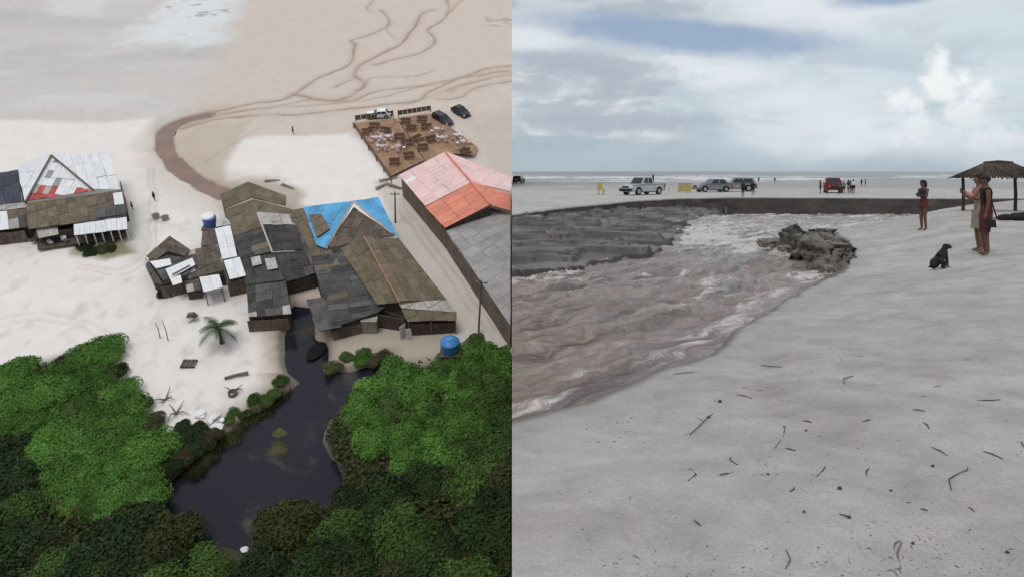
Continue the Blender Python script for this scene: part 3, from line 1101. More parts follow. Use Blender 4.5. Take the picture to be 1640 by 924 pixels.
# ------------------------------------------------------------------ roofs made of sheets
M_UNDER = mat('old_timber', (0.10, 0.075, 0.055), 0.9, 0.3, 2.0)
M_OLIVE = mat('olive_fibre_cement', (0.155, 0.125, 0.085), 0.85, 0.35, 0.9, 0.4, 9, rnd=0.22, dirt=0.5, wave=1.5)
M_BLACK = mat('blackened_sheet', (0.050, 0.047, 0.048), 0.8, 0.5, 0.8, 0.4, 9, rnd=0.35, dirt=0.25, wave=2.2)
M_CHAR = mat('charcoal_sheet', (0.085, 0.080, 0.078), 0.75, 0.45, 0.8, 0.4, 9, rnd=0.3, wave=1.9)
M_WHITE = mat('white_sheet', (0.80, 0.80, 0.81), 0.5, 0.06, 1.0, 0.1, 5, rnd=0.06, wave=0.88)
M_PALE = mat('pale_worn_sheet', (0.52, 0.49, 0.45), 0.7, 0.3, 1.2, 0.2, 6, rnd=0.15, dirt=0.5, wave=0.7)
M_BLUE = mat('blue_painted_sheet', (0.10, 0.38, 0.66), 0.5, 0.30, 0.45, 0.15, 6, rnd=0.18, dirt=0.12, wave=1.25)
M_PINK = mat('faded_pink_tile', (0.80, 0.555, 0.53), 0.7, 0.10, 0.35, 0.2, 8, rnd=0.06, wave=1.08)
M_SALMON = mat('salmon_tile', (0.70, 0.25, 0.17), 0.7, 0.16, 0.5, 0.3, 8, rnd=0.10, wave=1.2)
M_GREYS = mat('grey_fibre_cement', (0.36, 0.345, 0.335), 0.8, 0.2, 0.7, 0.3, 8, rnd=0.14, dirt=0.2, wave=1.25)
M_BROWN = mat('brown_thatch_sheet', (0.125, 0.098, 0.078), 0.95, 0.4, 1.5, 0.6, 12, rnd=0.25, wave=1.5)
M_PLANK = mat('weathered_plank', (0.15, 0.115, 0.09), 0.9, 0.35, 1.8, 0.3, 10, rnd=0.3)
M_WALL = mat('dark_hut_wall', (0.085, 0.065, 0.055), 0.9, 0.4, 1.2, 0.3, 8)
M_WALLP = mat('pale_render_wall', (0.46, 0.39, 0.33), 0.9, 0.25, 0.8, 0.3, 8, dirt=0.5)
M_WALLB = mat('brown_shaded_wall', (0.17, 0.125, 0.10), 0.9, 0.35, 0.6, 0.3, 8)  # wall colour darkened to carry the shade strip along the alley
M_RED = mat('worn_red_paint', (0.50, 0.10, 0.08), 0.7, 0.35, 1.2, rnd=0.2, dirt=0.3)
M_NAVY = mat('slate_blue_sheet', (0.055, 0.058, 0.085), 0.65, 0.3, 0.8, 0.3, 9, rnd=0.25, wave=1.8)
M_POST = mat('grey_post', (0.16, 0.135, 0.115), 0.9, 0.3, 3.0)
M_WPOST = mat('white_post', (0.62, 0.60, 0.58), 0.7, 0.15, 3.0)


def clip_half(poly, o, n):
    """keep the part of a 2D polygon on the side n points to"""
    r = []
    for i in range(len(poly)):
        a, b = poly[i], poly[(i + 1) % len(poly)]
        da, db = (a - o).dot(n), (b - o).dot(n)
        if da >= 0:
            r.append(a)
        if (da >= 0) != (db >= 0):
            r.append(a + (b - a) * (da / (da - db)))
    return r


def plane_of(pts):
    c = sum(pts, Vector()) / len(pts)
    n = Vector()
    for i in range(len(pts)):
        a, b = pts[i], pts[(i + 1) % len(pts)]
        n += Vector(((a.y - b.y) * (a.z + b.z), (a.z - b.z) * (a.x + b.x), (a.x - b.x) * (a.y + b.y)))
    n.normalize()
    if n.z < 0:
        n = -n
    return c, n


def roof_field(parent, pix, base, m, run=(0, 1), wid=1.1, ln=2.4, th=0.05, lift=0.05, part='roof', piece='roof_sheet', pick=None, under=True, jit=1.0):
    """one roof plane: a timber underlay carrying single sheets. pix: (px, py, height) corners; run: edge the sheets follow"""
    pts = [LP(*p) - base for p in pix]
    c, n = plane_of(pts)
    pts = [Vector((p.x, p.y, c.z - ((p.x - c.x) * n.x + (p.y - c.y) * n.y) / n.z)) for p in pts]
    u = (pts[run[1]] - pts[run[0]]).normalized()
    w = n.cross(u).normalized()
    P2 = [Vector(((p - c).dot(u), (p - c).dot(w))) for p in pts]
    area = sum(P2[i].x * P2[(i + 1) % len(P2)].y - P2[(i + 1) % len(P2)].x * P2[i].y for i in range(len(P2)))
    if area < 0:
        P2.reverse()
    to3 = lambda q, h=0.0: c + u * q.x + w * q.y + n * h
    up = MB().slab([to3(q * 0.985) for q in P2], n, 0.07).put(part, M_UNDER, parent)
    x0, x1 = min(q.x for q in P2), max(q.x for q in P2)
    y0, y1 = min(q.y for q in P2), max(q.y for q in P2)
    ny = max(1, round((y1 - y0) / wid))
    nx = max(1, round((x1 - x0) / ln))
    sy, sx = (y1 - y0) / ny, (x1 - x0) / nx
    uo = random.uniform(0, 50)
    k = 0
    for j in range(ny):
        off = random.uniform(-0.12, 0.12) * sx * jit
        for i in range(nx):
            q = list(P2)
            ax0, ax1 = x0 + i * sx + (off if i else -1), x0 + (i + 1) * sx + (off if i < nx - 1 else 1)
            g = 0.012
            q = clip_half(q, Vector((ax0 + g, 0)), Vector((1, 0)))
            q = clip_half(q, Vector((ax1 - g, 0)), Vector((-1, 0))) if q else q
            q = clip_half(q, Vector((0, y0 + j * sy + g)), Vector((0, 1))) if q else q
            q = clip_half(q, Vector((0, y0 + (j + 1) * sy - g)), Vector((0, -1))) if q else q
            if len(q) < 3:
                continue
            h = lift + random.uniform(0, 0.05) * jit
            tlt = random.uniform(-0.025, 0.025) * jit
            cy = y0 + (j + 0.5) * sy
            slide = random.uniform(-0.05, 0.08) * jit
            top = [to3(Vector((s.x + slide, s.y)), h + (s.y - cy) * tlt) for s in q]
            mm = pick(i, j, nx, ny) if pick else m
            sh = MB().slab(top, n, th * 0.6).put(piece, mm or m, up).data
            uvl = sh.uv_layers.new(name='UVMap').data
            nq = len(q)
            for lp in sh.loops:
                s_ = q[lp.vertex_index % nq]
                uvl[lp.index].uv = (s_.x + uo, s_.y + uo)
            k += 1
    return up


def wall_run(parent, base, pix, m, h0=0.0, th=0.12, name='wall', drop=0.12):
    """walls under the eaves: pix are (px, py, height) eave points, walls go straight down to the sand"""
    P = [LP(*p) - base for p in pix]
    for i in range(len(P) - 1):
        a, b = P[i], P[i + 1]
        d = Vector((b.x - a.x, b.y - a.y, 0))
        if d.length < 0.05:
            continue
        s = Vector((-d.y, d.x, 0)).normalized() * th / 2
        za, zb = a.z - drop, b.z - drop
        v = [Vector((a.x, a.y, h0 - 0.4)) - s, Vector((b.x, b.y, h0 - 0.4)) - s, Vector((b.x, b.y, h0 - 0.4)) + s, Vector((a.x, a.y, h0 - 0.4)) + s,
             Vector((a.x, a.y, za)) - s, Vector((b.x, b.y, zb)) - s, Vector((b.x, b.y, zb)) + s, Vector((a.x, a.y, za)) + s]
        MB().add(v, [(0, 3, 2, 1), (4, 5, 6, 7), (0, 1, 5, 4), (1, 2, 6, 5), (2, 3, 7, 6), (3, 0, 4, 7)]).put(name, m, parent)


def posts(parent, base, pix, m=None, r=0.07, name='post'):
    for p in pix:
        q = LP(*p) - base
        MB().tube([(q.x, q.y, -0.4), (q.x, q.y, q.z - 0.08)], [r * 1.1, r], 6).put(name, m or M_POST, parent)


def plank_face(parent, base, p, q, z0, z1, m, wid=0.7, off=0.0, name='plank'):
    """upright boards nailed on a wall line between two pixel points, from height z0 to z1"""
    a, b = LP(p[0], p[1], 0) - base, LP(q[0], q[1], 0) - base
    d = b - a
    n = max(1, round(d.length / wid))
    s = Vector((-d.y, d.x, 0)).normalized()
    for i in range(n):
        c = a + d * ((i + 0.5) / n) - s * (off + random.uniform(0, 0.04))
        hz = z1 - random.uniform(0, 0.12)
        MB().box((c.x, c.y, (z0 + hz) / 2), (d.length / n * 0.94, 0.04, hz - z0), Matrix.Rotation(math.atan2(d.y, d.x) + random.uniform(-.03, .03), 3, 'Z')).put(name, m, parent)


def left_thing(name, px, py, label, cat, group=None, rot=0.0, h=0.0):
    base = LP(px, py, h)
    return empty(name, ML @ T(base) @ RZ(rot), label, cat, group), base


# ---- white-roofed house at the left edge
def house_left():
    o, B = left_thing('beach_house', 110, 385, 'white-roofed beach house on stilts with a worn red and white gable', 'house')
    roof_field(o, [(28, 264, 4.6), (82, 248, 6.2), (40, 323, 3.8)], B, M_WHITE, (1, 2), 1.3, 3.0)
    roof_field(o, [(82, 248, 6.2), (173, 245, 5.4), (192, 302, 3.8), (151, 305, 3.8)], B, M_WHITE, (1, 2), 1.3, 3.2)

    def pk(i, j, nx, ny):
        if i >= nx - 1:
            return random.choice([M_RED, M_RED, M_RED, M_PALE])
        if i == nx - 2:
            return random.choice([M_WHITE, M_RED, M_WHITE, M_PALE, M_SALMON])
        return random.choice([M_WHITE] * 4 + [M_GREYS])
    roof_field(o, [(82, 249, 6.1), (151, 306, 3.7), (40, 323, 3.7)], B, M_WHITE, (0, 2), 0.8, 1.5, pick=pk)
    for q in (((82, 249, 6.3), (41, 323, 3.9)), ((82, 249, 6.3), (151, 306, 3.9))):
        MB().tube([LP(*q[0]) - B, LP(*q[1]) - B], 0.13, 5).put('bargeboard', M_POST, o)
    # long brown lean-to below the gable

    def pk2(i, j, nx, ny):
        return M_CHAR if (j >= ny - 3 and i == nx - 1) or (j < 3 and i == nx - 1) and False else random.choice([M_OLIVE, M_OLIVE, M_OLIVE, M_BROWN])
    roof_field(o, [(42, 327, 3.5), (198, 305, 3.5), (203, 347, 2.7), (46, 368, 2.7)], B, M_OLIVE, (0, 3), 1.2, 2.2, pick=pk2)
    roof_field(o, [(181, 311, 3.55), (196, 309, 3.55), (199, 328, 3.15), (184, 330, 3.15)], B, M_WHITE, (0, 3), 1.6, 2.4, lift=0.12, part='patch')
    roof_field(o, [(154, 334, 3.1), (202, 329, 3.1), (203, 345, 2.8), (155, 351, 2.8)], B, M_CHAR, (0, 3), 1.3, 2.4, lift=0.12, part='patch')
    # white verandah rail board and its dark open underside
    roof_field(o, [(118, 360, 2.6), (203, 348, 2.6), (204, 367, 1.9), (119, 378, 1.9)], B, M_WHITE, (0, 3), 1.4, 2.0, part='awning')
    roof_field(o, [(58, 367, 2.3), (92, 363, 2.3), (94, 376, 1.9), (62, 382, 1.9)], B, M_PALE, (0, 3), 1.4, 2.0, part='awning')
    wall_run(o, B, [(30, 290, 3.9), (42, 345, 2.6), (200, 330, 2.6), (192, 290, 3.5)], M_WALL)
    wall_run(o, B, [(60, 372, 2.0), (200, 355, 2.0)], M_WALL)
    posts(o, B, [(x, 378 - (x - 119) * 0.13, 1.9) for x in (122, 136, 150, 163, 177, 190, 202)], M_WPOST, 0.08)
    # floor deck
    a = [LP(x, y, 0.5) - B for x, y in ((60, 400), (203, 378), (203, 350), (60, 370))]
    MB().slab(a, Vector((0, 0, 1)), 0.15).put('deck_floor', M_PLANK, o)
    # annexe
    o2, B2 = left_thing('annexe', 15, 390, 'slate-blue and brown roofed annexe cut off by the left photo edge', 'house')
    roof_field(o2, [(-40, 283, 4.2), (30, 273, 4.2), (35, 324, 3.0), (-35, 333, 3.0)], B2, M_NAVY, (0, 3), 1.2, 2.4)
    roof_field(o2, [(-40, 334, 2.95), (40, 325, 2.95), (44, 333, 2.8), (-38, 343, 2.8)], B2, M_PALE, (0, 3), 1.3, 1.2)
    pk3 = lambda i, j, nx, ny: M_WHITE if j in (1, 2) else random.choice([M_OLIVE, M_OLIVE, M_GREYS, M_CHAR])
    roof_field(o2, [(-38, 344, 2.75), (44, 334, 2.75), (47, 364, 2.2), (-36, 374, 2.2)], B2, M_OLIVE, (0, 3), 1.2, 3.4, pick=pk3)
    wall_run(o2, B2, [(-36, 366, 2.2), (47, 360, 2.2)], M_WALL)
    plank_face(o2, B2, (-36, 396), (47, 386), 0, 1.9, M_PLANK, 0.8, 0.2)


house_left()


# ---- small stilt shacks
def shacks():
    o, B = left_thing('thatched_shack', 270, 440, 'small brown thatched shack patched with loose white roofing sheets', 'hut')
    roof_field(o, [(234, 411, 2.3), (272, 379, 3.1), (282, 392, 3.1), (250, 418, 2.3)], B, M_BROWN, (0, 1), 0.9, 1.6)
    roof_field(o, [(272, 379, 3.1), (304, 400, 2.4), (296, 412, 2.4), (266, 402, 3.1)], B, M_BROWN, (0, 1), 0.9, 1.6)
    roof_field(o, [(236, 412, 2.2), (290, 400, 2.4), (312, 420, 2.2), (300, 440, 2.1), (262, 450, 2.1)], B, M_CHAR, (0, 4), 1.0, 1.8)
    wall_run(o, B, [(238, 414, 2.1), (264, 452, 2.0), (302, 442, 2.0), (312, 420, 2.0)], M_WALL)
    plank_face(o, B, (262, 478), (304, 468), 0, 1.9, M_PLANK, 0.6, 0.15)
    posts(o, B, [(246, 430, 2.1), (256, 444, 2.1), (276, 452, 2.1)])
    for k, (q, lb) in enumerate(((((240, 419), (272, 414), (275, 424), (250, 430)), 'upper left'), (((265, 431), (308, 413), (313, 424), (272, 446)), 'long'), (((272, 446), (289, 440), (292, 452), (277, 457)), 'short'))):
        pts = [LP(x, y, 2.45 + 0.03 * k) for x, y in q]
        c = sum(pts, Vector()) / 4
        MB().slab([p - c for p in pts], Vector((0, 0, 1)), 0.05).put('loose_sheet', M_WHITE, None, ML @ T(c))
        s = COL.objects[-1]
        tag(s, ['white roofing sheet at the left corner of the thatched shack', 'longest white roofing sheet lying across the thatched shack', 'short white roofing sheet at the front of the thatched shack'][k], 'roofing sheet', 'loose white roofing sheets')
    s = LP(290, 432, 2.56)
    MB().tube([LP(276, 440, 2.6) - s, LP(304, 425, 2.6) - s], 0.09, 6).put('dark_pole', M_POST, None, ML @ T(s))
    tag(COL.objects[-1], 'dark pole lying on the long white sheet of the shack', 'pole')
    # low sheds that close the gap to the neighbours
    o, B = left_thing('low_shed', 312, 446, 'low dark shed squeezed between the thatched shack and the humped shack', 'shed', 'low sheds')
    pks = lambda i, j, nx, ny: random.choice([M_CHAR, M_BROWN, M_BROWN, M_PALE])
    roof_field(o, [(294, 404, 2.0), (318, 398, 2.2), (328, 440, 2.0), (302, 448, 1.8)], B, M_BROWN, (0, 3), 0.8, 1.2, pick=pks)
    wall_run(o, B, [(296, 408, 1.7), (303, 447, 1.6), (328, 440, 1.7)], M_WALL)
    o, B = left_thing('low_shed', 312, 474, 'tiny brown lean-to in front of the low dark shed', 'shed', 'low sheds')
    roof_field(o, [(296, 450, 1.6), (319, 446, 1.7), (323, 464, 1.5), (300, 469, 1.4)], B, M_BROWN, (0, 3), 0.8, 1.0, pick=pks)
    wall_run(o, B, [(297, 452, 1.3), (301, 468, 1.2), (322, 464, 1.3)], M_WALL)
    o, B = left_thing('low_shed', 240, 436, 'dark lean-to at the outer left side of the thatched shack', 'shed', 'low sheds')
    roof_field(o, [(232, 412, 2.0), (244, 428, 2.0), (262, 458, 1.8), (246, 452, 1.4), (234, 428, 1.4)], B, M_BROWN, (0, 2), 0.8, 1.2, pick=pks)
    wall_run(o, B, [(233, 416, 1.3), (247, 452, 1.2), (262, 458, 1.5)], M_WALL)
    # neighbour shack, humped brown roof
    o, B = left_thing('humped_shack', 335, 440, 'humped grey-brown shack between the thatched shack and the white strip', 'hut')
    roof_field(o, [(312, 400, 2.5), (345, 392, 2.8), (352, 412, 2.8), (316, 418, 2.5)], B, M_BROWN, (0, 3), 0.9, 1.5)
    roof_field(o, [(316, 418, 2.5), (352, 412, 2.8), (358, 434, 2.3), (322, 441, 2.2)], B, M_BROWN, (0, 3), 0.9, 1.5)
    roof_field(o, [(324, 372, 2.2), (348, 366, 2.4), (352, 390, 2.4), (322, 396, 2.2)], B, M_BROWN, (0, 3), 0.9, 1.5)
    wall_run(o, B, [(314, 402, 2.3), (322, 442, 2.1), (358, 435, 2.1)], M_WALL)
    posts(o, B, [(322, 440, 2.2), (356, 434, 2.2), (340, 438, 2.2)])
    # white canopy
    o, B = left_thing('white_canopy', 340, 478, 'small white canopy on posts in front of the humped shack', 'canopy')
    roof_field(o, [(319, 444, 2.3), (351, 440, 2.3), (357, 461, 2.2), (326, 468, 2.2)], B, M_WHITE, (0, 3), 1.3, 1.4, jit=0.5)
    posts(o, B, [(321, 448, 2.3), (350, 444, 2.3), (355, 460, 2.2), (328, 466, 2.2)])
    # strip of white roofs
    o, B = left_thing('white_roof_shed', 372, 440, 'narrow shed under a strip of bright white roof panels', 'shed')
    roof_field(o, [(344, 367, 2.7), (369, 362, 2.7), (380, 411, 2.7), (356, 416, 2.7)], B, M_WHITE, (0, 3), 1.2, 2.4, jit=0.4)
    roof_field(o, [(358, 418, 2.6), (384, 412, 2.6), (394, 442, 2.5), (368, 448, 2.5)], B, M_WHITE, (0, 3), 1.2, 2.6, jit=0.4)
    roof_field(o, [(346, 354, 2.5), (366, 350, 2.5), (370, 360, 2.6), (346, 365, 2.6)], B, M_PALE, (0, 3), 1.2, 1.4)
    wall_run(o, B, [(345, 368, 2.5), (368, 448, 2.4), (393, 442, 2.4)], M_WALL)
    plank_face(o, B, (368, 474), (396, 468), 0, 2.2, M_PLANK, 0.6, 0.12)


shacks()


# ---- the long central hut
def central_hut():
    o, B = left_thing('long_hut', 430, 500, 'long patchwork-roofed hut with olive and blackened roofs left of the inlet', 'hut')
    roof_field(o, [(353, 312, 2.7), (397, 292, 3.6), (403, 317, 3.6), (359, 335, 2.7)], B, M_OLIVE, (0, 1), 1.1, 2.2)
    roof_field(o, [(397, 292, 3.6), (458, 314, 2.6), (458, 330, 2.6), (403, 317, 3.6)], B, M_OLIVE, (0, 1), 1.1, 2.2)
    roof_field(o, [(359, 337, 2.5), (407, 320, 3.3), (425, 362, 3.3), (373, 380, 2.5)], B, M_OLIVE, (0, 1), 1.1, 2.2)
    roof_field(o, [(407, 320, 3.3), (466, 336, 2.5), (478, 356, 2.5), (420, 352, 3.2)], B, M_OLIVE, (0, 1), 1.1, 2.2)
    roof_field(o, [(412, 341, 3.3), (464, 345, 2.9), (468, 361, 2.9), (420, 361, 3.3)], B, M_PALE, (0, 3), 1.2, 1.3, lift=0.12, part='patch')
    roof_field(o, [(424, 363, 3.2), (475, 361, 2.9), (487, 400, 2.7), (437, 403, 3.0)], B, M_BLACK, (0, 3), 1.3, 2.0)
    roof_field(o, [(373, 381, 2.5), (424, 364, 3.2), (436, 403, 3.0), (384, 416, 2.4)], B, M_BLACK, (0, 1), 1.2, 2.2, pick=lambda i, j, nx, ny: M_OLIVE if (i == nx - 1 and j == 1) else random.choice([M_BLACK, M_BLACK, M_CHAR]))
    roof_field(o, [(384, 417, 2.4), (440, 406, 2.9), (456, 449, 2.7), (395, 457, 2.3)], B, M_BLACK, (0, 3), 1.2, 2.0)
    roof_field(o, [(402, 414, 2.75), (417, 411, 2.85), (420, 424, 2.75), (405, 428, 2.65)], B, M_PALE, (0, 3), 1.6, 1.4, lift=0.15, part='patch')
    roof_field(o, [(424, 416, 2.9), (441, 414, 3.0), (446, 431, 2.9), (429, 434, 2.8)], B, M_PALE, (0, 3), 1.7, 1.8, lift=0.15, part='patch')
    roof_field(o, [(441, 406, 2.8), (489, 401, 2.6), (505, 438, 2.2), (458, 452, 2.4)], B, M_BLACK, (0, 3), 1.2, 2.0)
    pkl = lambda i, j, nx, ny: M_PALE if (i == nx - 1 and j % 4 != 3) and random.random() < 0.5 else (M_PALE if random.random() < 0.05 else random.choice([M_CHAR, M_CHAR, M_BLACK]))
    roof_field(o, [(395, 458, 2.5), (457, 451, 2.7), (467, 503, 2.1), (398, 508, 2.0)], B, M_CHAR, (0, 3), 0.9, 1.5, pick=pkl)
    wall_run(o, B, [(355, 318, 2.5), (373, 380, 2.3), (395, 457, 2.2), (399, 506, 1.9), (465, 502, 2.0), (458, 452, 2.2)], M_WALL)
    plank_face(o, B, (400, 530), (466, 526), 0, 1.8, M_PLANK, 0.7, 0.2)
    wall_run(o, B, [(458, 452, 2.0), (505, 440, 2.0), (488, 400, 2.2)], M_WALL)
    # white bargeboards along the black patch roof
    a, b, c = LP(412, 342, 3.45) - B, LP(436, 404, 3.2) - B, LP(472, 402, 3.0) - B
    MB().tube([a, b], 0.12, 5).put('bargeboard', M_PALE, o)
    MB().tube([b, c], 0.07, 5).put('bargeboard', M_PALE, o)


central_hut()


# ---- hut with the blue roof
def blue_hut():
    o, B = left_thing('blue_roof_hut', 610, 510, 'large hut with a bright blue gabled roof and long olive wings', 'hut')
    # the olive strip between both huts
    roof_field(o, [(462, 338, 2.4), (488, 334, 2.6), (545, 425, 2.9), (512, 432, 2.5)], B, M_OLIVE, (0, 3), 1.2, 2.6)
    # blue gable: two slopes falling left and right of the ridge
    roof_field(o, [(486, 333, 3.2), (566, 322, 4.6), (520, 399, 3.0), (507, 392, 3.0)], B, M_BLUE, (1, 2), 1.2, 2.4)
    roof_field(o, [(495, 346, 3.35), (515, 344, 3.7), (529, 368, 3.6), (508, 381, 3.25)], B, M_OLIVE, (1, 2), 1.2, 2.0, lift=0.16, part='patch')
    roof_field(o, [(566, 322, 4.6), (606, 317, 4.0), (640, 384, 3.2), (634, 380, 3.2)], B, M_BLUE, (0, 3), 1.1, 2.6)
    # gable front and the brown roofs in front of it
    roof_field(o, [(566, 328, 4.5), (634, 382, 3.1), (583, 380, 3.9), (540, 398, 3.1), (524, 398, 2.9)], B, M_BROWN, (0, 3), 1.1, 2.2)
    roof_field(o, [(583, 379, 3.9), (640, 385, 3.0), (716, 481, 2.7), (640, 484, 3.5)], B, M_OLIVE, (0, 3), 1.2, 3.0)
    roof_field(o, [(545, 398, 3.0), (583, 379, 3.8), (640, 484, 3.4), (604, 488, 2.8)], B, M_OLIVE, (0, 3), 1.2, 3.0)
    pkb = lambda i, j, nx, ny: M_CHAR if random.random() < 0.35 else (M_OLIVE if random.random() < 0.08 else M_BLACK)
    roof_field(o, [(498, 412, 2.7), (556, 404, 3.0), (626, 484, 2.6), (606, 502, 2.2), (532, 524, 2.0)], B, M_BLACK, (0, 1), 0.9, 2.2, pick=pkb)
    roof_field(o, [(490, 480, 2.1), (520, 476, 2.2), (548, 524, 1.9), (511, 530, 1.8)], B, M_CHAR, (0, 3), 1.1, 2.2)
    # pale ridge boards
    for q in (((566, 323, 4.75), (522, 399, 3.15)), ((566, 323, 4.75), (636, 382, 3.35))):
        MB().tube([LP(*q[0]) - B, LP(*q[1]) - B], 0.14, 5).put('bargeboard', M_PALE, o)
    MB().tube([LP(583, 379, 4.02) - B, LP(640, 484, 3.62) - B], 0.13, 5).put('ridge_cap', mat('terracotta_ridge', (0.36, 0.19, 0.12), 0.8), o)
    # front porch
    roof_field(o, [(637, 483, 3.3), (716, 482, 2.9), (731, 499, 2.5), (643, 495, 2.7)], B, M_PALE, (0, 3), 1.3, 1.3)
    roof_field(o, [(642, 495, 2.65), (731, 499, 2.55), (731, 513, 2.1), (652, 514, 2.1)], B, M_OLIVE, (0, 3), 1.3, 1.6)
    wall_run(o, B, [(604, 490, 2.2), (648, 508, 2.0), (728, 506, 2.0), (715, 482, 2.6), (642, 388, 2.9)], M_WALL)
    wall_run(o, B, [(532, 522, 1.9), (606, 502, 2.1), (648, 510, 2.0)], M_WALL)
    wall_run(o, B, [(500, 414, 2.5), (532, 522, 1.9)], M_WALL)
    plank_face(o, B, (660, 536), (728, 532), 0, 1.7, M_WALL, 0.8, 0.15)
    plank_face(o, B, (534, 544), (604, 526), 0, 1.6, M_PLANK, 0.7, 0.15)
    posts(o, B, [(654, 514, 2.1), (690, 514, 2.1), (729, 513, 2.1)], M_POST, 0.08)
    # white door leaf ajar on the porch
    d = LP(646, 541, 0) - B
    MB().box((d.x, d.y, 0.95), (0.9, 0.06, 1.9), Matrix.Rotation(0.9, 3, 'Z')).put('door', M_WPOST, o)
    d = LP(655, 543, 0) - B
    MB().box((d.x, d.y, 0.8), (0.6, 0.06, 1.5), Matrix.Rotation(0.2, 3, 'Z')).put('shutter', M_WPOST, o)
    # grey tank box by the wall
    t, B2 = left_thing('tank_box', 594, 528, 'pale green-grey upright box against the front of the blue-roofed hut', 'tank')
    m = mat('mossy_box', (0.26, 0.25, 0.20), 0.9, 0.3, 1.5, dirt=0.4)
    MB().box((0, 0, 0.85), (1.7, 1.3, 1.9)).put('body', m, t)
    MB().box((0, 0, 1.84), (1.85, 1.45, 0.10)).put('lid', mat('box_lid', (0.34, 0.33, 0.28), 0.9), t)


blue_hut()


# ---- long salmon-roofed building on the right; it ends at the foot of the scarp
def salmon_hall():
    o, B = left_thing('salmon_roof_hall', 770, 400, 'long hall with a pink and salmon tiled roof behind the alley', 'building')
    E = 817.5
    pk = lambda i, j, nx, ny: M_PINK if random.random() < 0.93 else M_WHITE
    roof_field(o, [(639, 281, 3.6), (713, 244, 5.2), (756, 292, 5.2), (681, 331, 3.6)], B, M_PINK, (0, 1), 1.0, 2.2, pick=pk, jit=0.4)
    roof_field(o, [(681, 332, 3.6), (756, 293, 5.2), (786, 328, 5.2), (713, 366, 3.6)], B, M_SALMON, (0, 1), 1.0, 2.2, jit=0.5)
    roof_field(o, [(713, 244, 5.2), (E, 284, 3.6), (E, 309, 3.8), (756, 292, 5.2)], B, M_PINK, (0, 1), 1.0, 2.2, jit=0.4)
    roof_field(o, [(756, 293, 5.2), (E, 311, 3.85), (E, 340, 4.1), (786, 328, 5.2)], B, M_SALMON, (0, 1), 1.0, 2.2, jit=0.5)
    MB().tube([LP(713, 244, 5.35) - B, LP(786, 328, 5.35) - B], 0.16, 6).put('ridge_cap', M_SALMON, o)
    wall_run(o, B, [(713, 247, 4.9), (643, 281, 3.5), (713, 364, 3.5)], M_WALLB)
    wall_run(o, B, [(713, 364, 3.5), (786, 330, 5.0)], M_WALL)
    # grey fibre-cement wing
    o2, B2 = left_thing('grey_roof_wing', 780, 470, 'long low wing roofed with grey square sheets beside the alley', 'building')
    roof_field(o2, [(714, 371, 3.0), (787, 334, 3.5), (E, 343, 3.5), (E, 527, 2.9)], B2, M_GREYS, (0, 1), 1.7, 1.9, jit=0.4)
    wall_run(o2, B2, [(714, 371, 2.9), (E, 527, 2.8)], M_WALLB)
    a, b = LP(714, 371, 2.9) - B2, LP(E, 527, 2.8) - B2
    d = b - a
    s = Vector((d.y, -d.x, 0)).normalized()
    MB().tube([a - s * 0.05 + Vector((0, 0, 0.1)), b - s * 0.05 + Vector((0, 0, 0.1))], 0.12, 5).put('eaves_board', M_WALL, o2)


salmon_hall()


